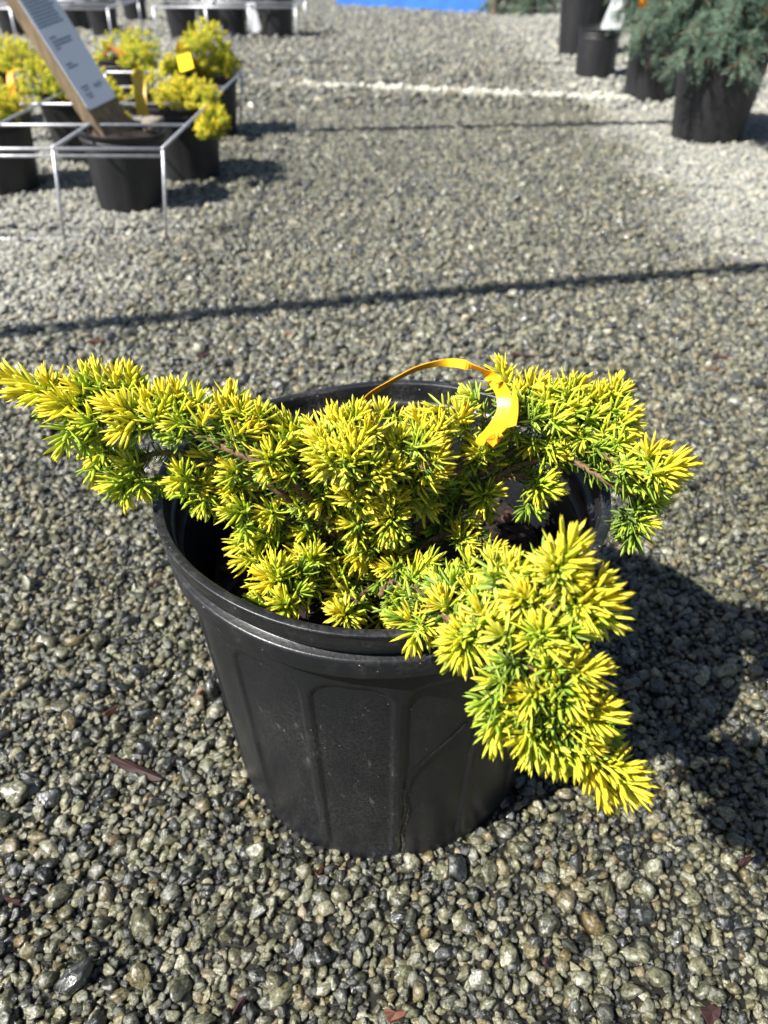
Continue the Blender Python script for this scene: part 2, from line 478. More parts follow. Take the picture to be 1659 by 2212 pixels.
prof = [(.2315, .926), (.2300, .970), (.2312, .974), (.2335, .977), (.2400, .980), (.2440, .981), (.2455, .979), (.2462, .972), (.2466, .944), (.2475, .938), (.2525, .940),
        (.2535, .943), (.2540, .976), (.2550, .981), (.2600, .985), (.2640, .986), (.2660, .992), (.2672, .997), (.2680, 1.0), (.2688, .999), (.2692, .995),
        (.2690, .975), (.2688, .962), (.2682, .958), (.2670, .955), (.2600, .948), (.2540, .944), (.2525, .936), (.2515, .926), (.2460, .924), (.2445, .932), (.2350, .930), (.2325, .912), (.2300, .903)]
v, f = grid(nth, prof, lambda th, r: pot_pt(th, r[0], r[1]))
b = MB(); b.add(v, f); rim = b.obj('rim', M_RIM, pot, -POT_C)
# wet run-off trail on the wall
pts = [(1004, 1562), (975, 1592), (940, 1622), (905, 1655), (884, 1688), (876, 1720), (880, 1745), (872, 1775), (868, 1800), (871, 1822), (866, 1838)]
wd = [.0010, .0014, .0017, .0020, .0022, .0024, .0018, .0032, .0026, .0030, .0018]
def on_wall(pxl):
    r = ray(*pxl); o = Vector((0, 0, CAMH)); best = None
    for k in range(1200):
        t = .25 + k * .0004; p = o + r * t
        if p.z < .004: continue
        th = math.atan2((p.y - RCY), p.x); q = Vector(body_fn(th, ('o', min(max(p.z, 0), .23))))
        if math.hypot(p.x - POT_C.x, p.y - POT_C.y) < math.hypot(q.x - POT_C.x, q.y - POT_C.y): best = (q, th); break
    return best
sv = []; sf = []
cpts = catmull([(a, c, 0) for a, c in pts], 5)
for i, c in enumerate(cpts):
    hit = on_wall((c.x, c.y))
    if not hit: continue
    q, th = hit; w_ = np.interp(i / (len(cpts) - 1), np.linspace(0, 1, len(wd)), wd) * (1 + .25 * math.sin(i * 2.3))
    nrm = Vector((math.cos(th), math.sin(th), .08)); tan = Vector((-math.sin(th), math.cos(th), 0))
    for s_, lift in ((-1, .0002), (-.5, .0009), (.5, .0009), (1, .0002)): sv.append(q + nrm * lift + tan * w_ * s_)
nr = len(sv) // 4
sf = [(i * 4 + j, i * 4 + j + 1, i * 4 + j + 5, i * 4 + j + 4) for i in range(nr - 1) for j in range(3)]
if nr > 1: link('water_streak', mesh('water_streak', sv, sf, M_STREAK), pot, -POT_C)
# potting mix
def soil_mesh(cx, cy, rad, z, amp, n=40, seed=1):
    rng = np.random.default_rng(seed); ph = rng.uniform(0, 6, (10, 3)); v = []; idx = {}
    f = []
    for i in range(n + 1):
        for j in range(36):
            r_ = rad * i / n; a = 2 * math.pi * j / 36; x, y = r_ * math.cos(a), r_ * math.sin(a)
            hgt = sum(math.sin(x * (40 + 23 * k) * math.cos(ph[k, 0]) + y * (40 + 23 * k) * math.sin(ph[k, 0]) + ph[k, 1]) / (1 + .4 * k) for k in range(10))
            v.append((cx + x, cy + y, z + amp * .3 * hgt + rng.normal(0, amp * .18)))
    for i in range(n):
        for j in range(36): f.append((i * 36 + j, (i + 1) * 36 + j, (i + 1) * 36 + (j + 1) % 36, i * 36 + (j + 1) % 36))
    return v, f
v, f = soil_mesh(0, 0, .1215, .196, .004, 44)
soil = link('soil', mesh('soil', v, f, M_SOIL), pot, (0, -.002, 0))
CRUMBS = [stone_mesh(50 + k, 2) for k in range(5)]
for m_ in CRUMBS: m_.materials[0] = M_SOIL
BARKS = []
for k in range(5):
    m_ = stone_mesh(70 + k, 2); m_.materials[0] = M_BARK; BARKS.append(m_)
CRM = [CRUMBS[k % 5].copy() for k in range(5)]
M_CRUMB = simple('soil crumb', (.045, .028, .022), .7, .35, 3, .6, (.02, .012, .010))
for m_ in CRM: m_.materials[0] = M_CRUMB
for k in range(190):
    a = random.uniform(0, 6.283); r_ = .117 * math.sqrt(random.random())
    is_b = random.random() < .22
    o = link('bark_chip' if is_b else 'soil_crumb', random.choice(BARKS if is_b else CRM), soil, (r_ * math.cos(a), r_ * math.sin(a), .1995))
    s_ = random.uniform(.0014, .0036); o.scale = (s_ * random.uniform(1, 2.2), s_, s_ * random.uniform(.4, .9))
    o.rotation_euler = (random.uniform(-.4, .4), random.uniform(-.4, .4), random.uniform(0, 6.28))

# ------------------------------------------------------------------ juniper needles and shoots
def needle_rings(L, w, curve, roll):
    """rings of a lance-shaped needle along +x, bending up to +z"""
    st = [(0, .42), (.22, .86), (.55, 1.0), (.82, .72), (1, 0)]
    v = []; tinfo = []
    for t, ww in st[:-1]:
        x = L * t; z = curve * L * t * t; hw = w / 2 * ww
        v += [(x, hw, z + hw * .28), (x, 0, z), (x, -hw, z + hw * .28), (x, 0, z - hw * .75)]
        tinfo += [(t, 0), (t, 1), (t, 0), (t, 0)]
    v.append((L, 0, curve * L)); tinfo.append((1, 0))
    f = []
    for i in range(3):
        for j in range(4): f.append((i * 4 + j, (i + 1) * 4 + j, (i + 1) * 4 + (j + 1) % 4, i * 4 + (j + 1) % 4))
    for j in range(4): f.append((12 + j, 16, 12 + (j + 1) % 4))
    return np.array(v), f, np.array(tinfo)
class Needles:
    def __init__(s): s.v = []; s.f = []; s.c = []; s.n = 0
    def add(s, origin, d, up, L, w, curve, gold, rnd):
        v, f, ti = needle_rings(L, w, curve, 0)
        d = d.normalized(); sd = up.cross(d)
        if sd.length < 1e-5: sd = d.orthogonal()
        sd.normalize(); u = d.cross(sd)
        Mx = np.array([d[:], sd[:], u[:]])
        s.v.append(v @ Mx + np.array(origin[:])); s.f += [tuple(i + s.n for i in q) for q in f]; s.n += len(v)
        g = np.clip(gold[0] + (gold[1] - gold[0]) * ti[:, 0], 0, 1)
        s.c.append(np.stack([g, np.full(len(g), rnd), ti[:, 1] * (1 - ti[:, 0] * .6), np.ones(len(g))], 1))
    def blade(s, origin, d, up, L, w, gold, rnd):
        d = d.normalized(); sd = up.cross(d)
        if sd.length < 1e-5: sd = d.orthogonal()
        sd.normalize(); u = d.cross(sd); o = Vector(origin); m = o + d * L * .5
        s.v.append(np.array([o[:], (m + sd * w / 2)[:], (o + d * L)[:], (m - sd * w / 2)[:], (m + u * w * .35)[:]]))
        n = s.n; s.f += [(n, n + 1, n + 4), (n + 1, n + 2, n + 4), (n + 2, n + 3, n + 4), (n + 3, n, n + 4), (n, n + 3, n + 2, n + 1)]; s.n += 5
        s.c.append(np.array([[gold[0], rnd, 0, 1], [(gold[0] + gold[1]) / 2, rnd, 0, 1], [gold[1], rnd, 0, 1], [(gold[0] + gold[1]) / 2, rnd, 0, 1], [(gold[0] + gold[1]) / 2, rnd, .2, 1]]))
    def stick(s, a, b_, r0, r1, gold):
        d = (b_ - a); x = d.orthogonal().normalized(); y = d.normalized().cross(x); n = s.n
        vv = []
        for p, r_ in ((a, r0), (b_, r1)):
            for k in range(5): g = 2 * math.pi * k / 5; vv.append((p + (x * math.cos(g) + y * math.sin(g)) * r_)[:])
        s.v.append(np.array(vv)); s.n += 10
        s.f += [(n + k, n + (k + 1) % 5, n + 5 + (k + 1) % 5, n + 5 + k) for k in range(5)]
        s.c.append(np.tile([gold, .5, .15, 1], (10, 1)))
    def mesh(s, name, mat):
        me = mesh(name, np.concatenate(s.v), s.f, mat)
        at = me.color_attributes.new('tint', 'FLOAT_COLOR', 'POINT')
        at.data.foreach_set('color', np.concatenate(s.c).astype(np.float32).ravel())
        return me
def shoot_into(nb, M, Ls, whorls, nl, gold0, gold1, rng, lod=False, wscale=1.0):
    """a leafy shoot along local +z: whorls of three needles, spreading at its foot, closed at its tip"""
    bend = Vector((rng.uniform(-.25, .25), rng.uniform(-.25, .25), 0))
    R3 = M.to_3x3()
    def axis(t): return Vector((0, 0, Ls * t)) + bend * Ls * t * t
    if not lod: nb.stick(M @ axis(0), M @ axis(1), .0011, .0006, gold0 * .8 + .1)
    for i in range(whorls):
        t = i / (whorls - 1)
        p = axis(t); ang0 = i * 1.047 + rng.uniform(-.2, .2)
        opening = R(58) * (1 - t) ** .9 + R(12) + rng.normal(0, .10)
        ln = nl * (.74 + .40 * math.sin(math.pi * min(1, .18 + t * .70))) * (1 - .22 * t)
        for k in range(3):
            a = ang0 + k * 2.094 + rng.normal(0, .16)
            op = max(.08, opening + rng.normal(0, .11))
            rad = Vector((math.cos(a), math.sin(a), 0))
            d = rad * math.sin(op) + Vector((0, 0, 1)) * math.cos(op)
            u = Vector((0, 0, 1)) * math.sin(op) - rad * math.cos(op)
            L = ln * rng.uniform(.82, 1.15); w = .0027 * wscale * rng.uniform(.82, 1.15)
            g = gold0 + (gold1 - gold0) * t + rng.normal(0, .05)
            cur = rng.uniform(-.02, .16)
            if lod: nb.blade(M @ p, R3 @ d, R3 @ u, L, w, (g - .12, g + .08), rng.random())
            else: nb.add(M @ p, R3 @ d, R3 @ u, L, w, cur, (g - .12, g + .02 + rng.uniform(0, .08)), rng.random())
I4 = Matrix.Identity(4)
SHOOTS = {}
for fam, (g0, g1) in {'gold': (.76, .97), 'lime': (.60, .84), 'green': (.30, .54)}.items():
    for size_, Ls, wh, nl in (('s', .0080, 6, .0150), ('m', .0120, 7, .0165), ('l', .0200, 10, .0165)):
        SHOOTS[fam, size_] = []
        for q in range(4):
            nb = Needles(); rr = random.Random(hash((fam == 'gold', fam == 'lime', size_ == 's', size_ == 'm', q)) & 0xffff)
            class _r:
                uniform = rr.uniform; random = rr.random
                normal = staticmethod(lambda m, s, rr=rr: rr.gauss(m, s))
            shoot_into(nb, I4, Ls, wh, nl, g0, g1, _r)
            SHOOTS[fam, size_].append(nb.mesh('shoot', M_NEEDLE))
class RG:
    uniform = random.uniform
    normal = staticmethod(random.gauss)
RG.random = staticmethod(random.random)
SLEN = {'s': .0165, 'm': .0220, 'l': .0290}

# branches of the plant, as pixel and height above the ground
PLANT_C = Vector((0, .400, .197))
BR = {
 'a': [(800, 1180, .2), (640, 1050, .30), (480, 965, .325), (330, 905, .335), (190, 855, .342), (95, 825, .346)],
 'b': [(800, 1190, .2), (600, 1060, .29), (430, 985, .305), (310, 985, .30), (250, 1030, .285)],
 'c': [(800, 1190, .2), (650, 1130, .255), (540, 1080, .275), (450, 1045, .285)],
 'd': [(800, 1200, .2), (700, 1230, .23), (620, 1265, .24), (580, 1300, .235)],
 'e': [(820, 1210, .2), (790, 1280, .215), (745, 1325, .225)],
 'f': [(810, 1180, .2), (800, 1090, .28), (785, 1000, .32), (765, 930, .33)],
 'g': [(830, 1180, .2), (900, 1050, .29), (920, 970, .32), (880, 900, .32)],
 'h': [(840, 1180, .2), (980, 1030, .29), (1080, 930, .31), (1180, 890, .325), (1290, 870, .33), (1340, 870, .335)],
 'i': [(850, 1180, .2), (1030, 1030, .28), (1160, 955, .30), (1280, 975, .31), (1380, 1012, .315), (1440, 1015, .318)],
 'j': [(850, 1190, .2), (1040, 1050, .275), (1200, 990, .295), (1310, 1040, .295), (1375, 1085, .28), (1365, 1150, .262)],
 'k': [(840, 1210, .2), (900, 1280, .25), (960, 1330, .288), (1060, 1380, .308), (1150, 1440, .302), (1200, 1530, .28), (1250, 1610, .255), (1330, 1670, .237)],
 'l': [(860, 1200, .21), (980, 1270, .275), (1090, 1275, .315), (1180, 1240, .338), (1205, 1200, .348)],
 'm': [(860, 1205, .21), (990, 1290, .28), (1130, 1310, .318), (1240, 1300, .328), (1300, 1290, .33)],
 'n': [(840, 1190, .2), (930, 1170, .24), (1000, 1140, .25), (1050, 1170, .25)],
 'o': [(820, 1200, .2), (845, 1160, .245), (855, 1110, .28)],
 'p': [(820, 1215, .2), (850, 1260, .23), (880, 1270, .24), (960, 1265, .255)],
}
def crop(x0, y0, s, rows):
    return [(x0 + a * s, y0 + b_ * s, x0 + c * s, y0 + d * s, fl) for a, b_, c, d, fl in rows]
def rows(txt):
    out = []
    for tok in txt.split(';'):
        t = tok.split()
        if len(t) >= 4: out.append(tuple(float(q) for q in t[:4]) + ((t[4] if len(t) > 4 else 'y'),))
    return out
LIST = []
LIST += crop(0, 740.6, .3637, rows('270 290 20 170;290 300 60 270;320 270 300 140;440 380 255 400;420 360 250 330;480 300 380 240;520 250 480 130;600 260 540 110;690 260 720 120;'
 '780 250 810 120;560 480 430 500 l;540 460 440 420;800 440 580 370;800 460 640 560;780 420 650 320;860 370 850 270;980 360 960 220;1060 320 1050 200;1090 480 980 510 l;1060 420 1100 390 l;'
 '1170 380 1230 260;1310 430 1330 280;1200 490 1220 400;1420 430 1470 340;1400 560 1520 490;1540 450 1550 380 l;410 520 350 690 l;610 600 500 640 l;600 650 520 740 l;560 740 570 820 l;'
 '800 730 670 690 l;780 800 600 860 l;750 880 770 970 l;840 830 890 920 l;740 810 690 900 l;1090 820 1010 840;1100 790 1080 740 l;1180 820 1260 820;1220 920 1210 990 l;1150 870 1190 890 l;'
 '1400 760 1330 720;1430 740 1490 660;1420 840 1490 880;1400 850 1320 850;1420 870 1370 930 l;1440 1010 1280 1020 l;1460 1000 1400 950 l;1600 1010 1530 1020;1600 690 1590 720;700 400 600 350;900 430 1000 420;930 460 900 420'))
LIST += crop(493.7, 740.6, .3637, rows('80 430 60 330;110 530 170 490;20 350 20 290;260 690 240 640;260 680 300 650;330 600 420 530 l;380 770 320 780 l;560 520 450 470;640 480 630 390;760 460 780 340;'
 '740 470 860 370;900 440 910 330;740 650 620 560;740 640 740 500;740 650 880 560;590 640 450 560;560 760 430 720;990 600 940 480;1010 600 1060 480;1000 640 900 560;1110 620 1280 580;'
 '1130 560 1180 470;1290 400 1140 400;1370 480 1420 350;1370 450 1330 360;1180 790 1330 740;1100 830 1280 830;1020 760 970 790;840 780 940 740 l;740 930 640 830;740 920 700 800;750 920 860 840;'
 '760 940 910 940;660 950 510 980;660 970 580 1050;700 980 780 1000;970 960 960 830;980 960 1070 880;965 1040 840 1050;965 1030 880 1000;970 1040 1060 1020 l;970 1050 970 1130 l;'
 '760 1080 640 1060 l;760 1090 740 1160 l;900 1130 820 1150 l;430 980 360 900;440 970 520 880;260 1000 180 1010 l;270 1010 290 940;270 1020 230 1090 l;100 1100 130 1190 l;470 1110 360 1100 l;'
 '500 1290 400 1220 l;510 1290 440 1340 l;500 1280 560 1200 l;290 1400 150 1320;290 1390 270 1230;290 1410 140 1450;300 1390 320 1250 l;340 1560 220 1500 l;350 1550 300 1460 l;350 1560 330 1590 l;'
 '220 1570 100 1520 g;770 1350 730 1230 l;770 1350 820 1280 l;990 1300 920 1210;1000 1290 1060 1180;980 1340 860 1330;1090 1390 1160 1260;1100 1390 1220 1340;660 1400 560 1390;660 1400 620 1340 l;'
 '670 1410 660 1490 l;690 1620 600 1600;690 1610 650 1560;700 1620 800 1640 l;950 1560 990 1600 l;1380 1150 1360 1080;1380 1180 1480 1130 l;1380 1190 1460 1240 l;1260 1090 1210 1100 g;1340 1060 1500 1060 l;'
 '1540 640 1420 570;1500 650 1390 650;1540 640 1560 560;1520 900 1460 890 l;1530 900 1620 880 l;1520 920 1500 990 l;1420 820 1360 800 l;1560 1240 1650 1190;1270 1470 1390 1390 l;1270 1440 1340 1340 l;'
 '620 700 600 620 l;700 720 800 660 l;860 700 800 600;880 520 840 430;540 620 500 520;1060 740 1100 650 l;1230 700 1290 640;1180 560 1240 510;1250 520 1260 430;1140 480 1100 410;680 560 640 480;820 560 850 470;560 900 500 840 g;'
 '600 1150 560 1090 g;850 1230 800 1190 g;420 1380 480 1330 g;400 1480 470 1440 g;1180 1320 1240 1280 l;900 1400 860 1450 g;1060 1480 1120 1440 l;620 1210 680 1180 g;830 1000 880 960 l;1300 960 1340 900 g;1250 880 1300 850 g'))
LIST += crop(932.6, 740.6, .3637, rows('430 220 350 90;460 260 440 160;560 270 570 170;600 260 690 190;510 330 500 240;690 300 760 220;800 290 830 210;850 280 930 220;920 340 980 280;1060 290 1090 190;1070 310 1160 250;'
 '1080 400 1150 360;1140 460 1240 410;1030 520 1120 460;940 450 1020 390;1130 510 1220 550;1100 600 1170 570 l;720 450 820 410;740 480 840 490;720 560 840 530;710 580 830 610 l;700 640 770 710 l;'
 '700 630 820 660 l;900 540 1020 610 l;900 560 880 610 l;620 400 680 370 l;1290 690 1260 590;1300 660 1420 610;1140 710 1270 700;1150 740 1250 780;1320 770 1550 760;1320 770 1530 710;1340 780 1430 840;'
 '1020 740 1060 740 l;1300 930 1370 940 l;1230 980 1290 950 g;1230 1060 1330 1090 l;1200 1110 1150 1240 g;1180 1050 1120 1120 g;260 340 190 300 l;300 330 330 230 l;640 830 740 790 l;640 850 780 870 l;650 860 760 920 l;'
 '620 870 630 930 l;600 460 660 430 g;560 380 520 340 g;780 380 840 350 l;860 420 900 370 l;980 620 1060 650 g;540 560 580 620 g;600 600 560 660 l;480 530 430 540 l;820 320 780 270 l;1000 340 1020 270;680 360 640 300'))
LIST += crop(768, 1097.2, .4299, rows('1010 300 960 180;1030 280 1060 70;1040 290 1170 180;1040 320 1180 270;1000 330 910 260;1030 340 1150 340;690 310 660 230;770 330 800 220;800 330 870 240;590 440 570 330;600 440 700 350;600 450 720 380;'
 '860 450 730 380;860 460 800 350;850 470 720 450;900 470 960 430;1060 400 1180 360;1040 400 960 360;1110 490 1190 420;1120 470 1340 400;1130 490 1300 450;1110 510 1250 560;1200 420 1270 330;1220 540 1330 600 l;'
 '640 560 590 490;640 580 800 510;660 590 830 600;920 640 880 540 l;930 640 970 520 l;920 650 790 670 l;940 640 1090 560 l;930 690 1000 720 l;545 650 470 600;545 640 540 560;545 650 640 590;560 660 760 720;'
 '545 660 530 840;540 660 410 660;540 670 420 750;550 670 660 690;300 580 160 590;300 590 240 530;300 630 270 730;330 590 420 600 l;450 500 390 460;460 500 440 420;1030 780 1010 720;1100 810 1160 700;'
 '1100 830 1270 760;1110 840 1280 810;1080 900 1140 930;1020 890 920 790;900 920 760 850;890 930 740 920;890 940 830 1000 l;740 880 620 850 l;700 960 570 1000 g;740 1040 640 1130 l;700 1090 690 1160 l;'
 '1150 1030 1300 930;1150 1030 1350 1000;1150 1050 1290 1130 l;1130 1030 1160 960;880 1120 730 1160 l;890 1150 820 1260 l;900 1180 870 1270 l;990 1190 910 1150;990 1200 940 1300 l;1010 1200 1050 1340 l;'
 '1120 1150 1250 1140;1110 1170 1250 1190;1090 1190 1110 1350 l;1180 1250 1170 1400;1200 1260 1270 1480;1270 1290 1440 1290;1290 1330 1480 1430;1290 1310 1450 1340;1280 1350 1380 1470 l;990 1040 980 990 l;'
 '1040 960 1080 990 l;800 780 720 760 g;980 800 940 760 l;1000 960 960 910 l;760 640 700 600 l;1080 620 1160 600 l;860 1050 800 1020 l;960 1090 900 1050 l;1060 1100 1120 1070'))
brs = {}
plant = thing('golden_juniper', 'low spreading juniper with bright golden yellow needles, growing in the large wavy-rimmed pot', 'shrub', PLANT_C)
samp = []
for key, pl in BR.items():
    w3 = [G(*p) for p in pl]
    w3[0] = Vector((PLANT_C.x + random.uniform(-.008, .008), PLANT_C.y + random.uniform(-.008, .008), .190))
    c = catmull(w3, 10)
    brs[key] = dict(c=c, tw=[], sh=[])
    for i, p in enumerate(c):
        if i > 5: a = PX(p); samp.append((a[0], a[1], key, i, p))
sxy = np.array([[a, b_] for a, b_, *_ in samp])
for (x0, y0, x1, y1, fl) in LIST:
    if (1035 < (x0 + x1) / 2 < 1108 and 830 < (y0 + y1) / 2 < 935) or (1050 < x1 < 1100 and 800 < y1 < 925): continue
    j = int(np.argmin(np.hypot(sxy[:, 0] - x0, (sxy[:, 1] - y0) * .85)))
    bx_, by_, key, i, p = samp[j]
    dist = math.hypot(bx_ - x0, by_ - y0)
    z = p.z + max(-.03, min(.045, (by_ - y0) / 3700 * .62)) + .003
    base = G(x0, y0, z)
    dep = PX(base)[2]
    dx, dy = (x1 - x0) / FPX * dep, -(y1 - y0) / FPX * dep
    l2 = math.hypot(dx, dy)
    L = max(.0145, min(.033, l2 * 1.18))
    k = math.sqrt(max(L * L - l2 * l2, 0))
    kk = max(.25, min(.85, random.gauss(.5, .15))) * l2
    d = RIGHT * dx + UP * dy + TOCAM * kk
    if fl == 'y' and random.random() < .14: fl = 'l'
    brs[key]['sh'].append((base, d.normalized(), L, fl, i))
    brs[key]['tw'].append((i, base))
for q in range(105):                                  # close-set shoots over the middle and front of the plant
    if q < 45: x0, y0 = random.gauss(790, 95), max(940, random.gauss(1020, 60))
    elif q < 85: x0, y0 = random.uniform(550, 880), random.uniform(1110, 1325)
    else: x0, y0 = random.uniform(860, 1010), random.uniform(1235, 1330)
    j = int(np.argmin(np.hypot(sxy[:, 0] - x0, (sxy[:, 1] - y0) * .85))); bx_, by_, key, i, p = samp[j]
    z = p.z + max(-.02, min(.03, (by_ - y0) / 3700 * .62)) - .003
    dx, dy = (x0 - 800) / 160 + random.gauss(0, .4), max(-.8, (1040 - y0) / 120) + random.gauss(.1, .4)
    brs[key].setdefault('extra', []).append((G(x0, y0, z), (RIGHT * dx + UP * dy + TOCAM * .9).normalized(), random.uniform(.54, .74)))
    brs[key]['tw'].append((i, G(x0, y0, z)))
nsh = 0
for key, B in brs.items():
    c = B['c']; mb = MB(); n = len(c)
    mb.tube(c, [.0030 * (1 - .6 * i / n) for i in range(n)], 6)
    old = Needles()
    def clothe(a, b_, step, g0, g1, nl=.0095):
        d = b_ - a; Ln = d.length
        if Ln < 1e-5: return
        dn = d.normalized(); x = dn.orthogonal().normalized(); y = dn.cross(x); t = 0
        while t < Ln:
            a0 = random.uniform(0, 6.28)
            for q in range(3):
                an = a0 + q * 2.094; rad = x * math.cos(an) + y * math.sin(an); op = random.uniform(.75, 1.25)
                dd = rad * math.sin(op) + dn * math.cos(op); uu = dn * math.sin(op) - rad * math.cos(op)
                g = g0 + (g1 - g0) * t / Ln + random.gauss(0, .05)
                old.add(a + dn * t, dd, uu, nl * random.uniform(.75, 1.15), .0017, random.uniform(0, .2), (g - .1, g + .06), random.random())
            t += step * random.uniform(.7, 1.3)
    for i, base in B['tw']:
        i0 = max(3, i - 5); a = c[i0]; m = (c[i] + base) / 2 + Vector((0, 0, -.002))
        path = catmull([a, m, base], 4)
        mb.tube(path, [.0016 * (1 - .4 * q / len(path)) for q in range(len(path))], 5)
        for q in range(2, len(path) - 1): clothe(path[q], path[q + 1], .0042, .24 + .07 * (q - 2), .30 + .07 * (q - 2))
    for i in range(6, n - 1): clothe(c[i], c[i + 1], .0055, .16, .24, .0092)
    bo = link('branch', mesh('branch', mb.v, mb.f, M_TWIG), plant, -PLANT_C)
    for (base, d, L, fl, i) in B['sh']:                      # leafy shoots lower in the plant
        for q in range(2 if key in 'abchij' else (1 if random.random() < .6 else 0)):
            jit = Vector((random.gauss(0, .004), random.gauss(0, .004), -.004)) - TOCAM * random.uniform(.010, .020)
            d2 = (d + Vector((random.gauss(0, .5), random.gauss(0, .5), random.gauss(0, .3)))).normalized()
            pb = base + jit; q2 = PX(pb)
            if q2[1] < 930 and 680 < q2[0] < 1010: continue
            if math.hypot(pb.x - POT_C.x, (pb.y - RCY) * 1.07) > .136 and pb.z < .285: pb.z += .012
            Mx_ = Matrix.Translation(pb) @ d2.to_track_quat('Z', 'Y').to_matrix().to_4x4()
            g_ = random.uniform(.34, .62) if fl != 'g' else random.uniform(.16, .34)
            shoot_into(old, Mx_, .009, 5, .0115, g_ - .06, g_ + .12, RG)
    for (pb, d2, g_) in B.get('extra', []):
        shoot_into(old, Matrix.Translation(pb) @ d2.to_track_quat('Z', 'Y').to_matrix().to_4x4(), .012, 6, .0160, g_, g_ + .2, RG)
    nd = link('needles', old.mesh('needles', M_NEEDLE), bo); nd['kind'] = 'stuff'
    for (base, d, L, fl, i) in B['sh']:
        sz = 's' if L < .0175 else ('m' if L < .0245 else 'l')
        fam = {'y': 'gold', 'l': 'lime', 'g': 'green'}[fl]
        o = link('shoot', random.choice(SHOOTS[fam, sz]), bo)
        rq = d.to_track_quat('Z', 'Y') @ Quaternion((0, 0, 1), random.uniform(0, 6.28))
        s_ = max(.86, min(1.28, L / SLEN[sz]))
        o.matrix_local = Matrix.Translation(base - d * .002) @ rq.to_matrix().to_4x4() @ Matrix.Scale(s_, 4)
        nsh += 1
print('shoots', nsh)
# bare woody crown
mb = MB()
for k in range(7):
    a = k * .9; p0 = Vector((random.uniform(-.01, .01), random.uniform(-.01, .01), -.008))
    mb.tube(catmull([p0, p0 + Vector((.02 * math.cos(a), .02 * math.sin(a), .02)), p0 + Vector((.05 * math.cos(a), .05 * math.sin(a), .035))], 5), [.004 - .0002 * q for q in range(11)], 6)
mb.obj('stem', M_TWIG, plant)

# yellow loop tag on the juniper
def ribbon(name, pts, widths, sides, thick, mat, parent=None, loc=(0, 0, 0), n=10):
    c = catmull(pts, n); k = len(c); v = []; f = []
    ws = np.interp(np.linspace(0, 1, k), np.linspace(0, 1, len(widths)), widths)
    sd = np.array([[np.interp(t, np.linspace(0, 1, len(sides)), [q[a] for q in sides]) for a in range(3)] for t in np.linspace(0, 1, k)])
    for i in range(k):
        t = (c[min(i + 1, k - 1)] - c[max(i - 1, 0)]).normalized(); s_ = Vector(sd[i]); s_ = (s_ - t * s_.dot(t)).normalized(); nn = t.cross(s_)
        for a, b_ in ((-1, 1), (1, 1), (1, -1), (-1, -1)): v.append(c[i] + s_ * ws[i] * a / 2 + nn * thick * b_ / 2)
    for i in range(k - 1):
        for j in range(4): f.append((i * 4 + j, i * 4 + (j + 1) % 4, i * 4 + 4 + (j + 1) % 4, i * 4 + 4 + j))
    f += [(3, 2, 1, 0), tuple((k - 1) * 4 + j for j in range(4))]
    return link(name, mesh(name, v, f, mat, False), parent, loc)
tb = G(765, 905, 0.2620)
tag_t = thing('plant_tag', 'orange-yellow plastic loop tag arching over the golden juniper in the large pot', 'plant tag', tb)
ribbon('strap', [tb, G(790, 862, 0.2850), G(840, 828, 0.3090), G(900, 797, 0.3260), (G(960, 784, 0.3360)), G(1010, 789, 0.3450), G(1052, 806, 0.3400), G(1075, 832, 0.3340)],
       [.0042, .0042, .0045, .0050, .0055, .0060, .0070, .0086], [(.3, -.5, .8), (.2, -.6, .8), (0, -.6, .8), (.2, -.5, .8), (.5, -.6, .5), (.8, -.5, .2), (.9, -.4, .1)], .0005, M_TAG, tag_t, -tb)
ribbon('tag_blade', [G(1075, 830, 0.3342), G(1088, 855, 0.3335), G(1090, 885, 0.3285), G(1081, 912, 0.3240), G(1068, 930, 0.3225), G(1056, 944, 0.3260), G(1062, 952, 0.3310), G(1074, 948, 0.3330)],
       [.0085, .0090, .0100, .0130, .0155, .0160, .0145, .0120], [(.9, -.4, .1), (.85, -.45, .2), (.8, -.4, .35), (.8, -.3, .45), (.75, -.35, .5)], .0006, M_TAG, tag_t, -tb)
ribbon('tag_fin', [G(1106, 922, 0.3275), G(1110, 895, 0.3315), G(1112, 866, 0.3350), G(1110, 838, 0.3380)],
       [.0060, .0065, .0050, .0010], [(.7, -.5, .5), (.5, -.7, .5)], .0006, M_TAG, tag_t, -tb)

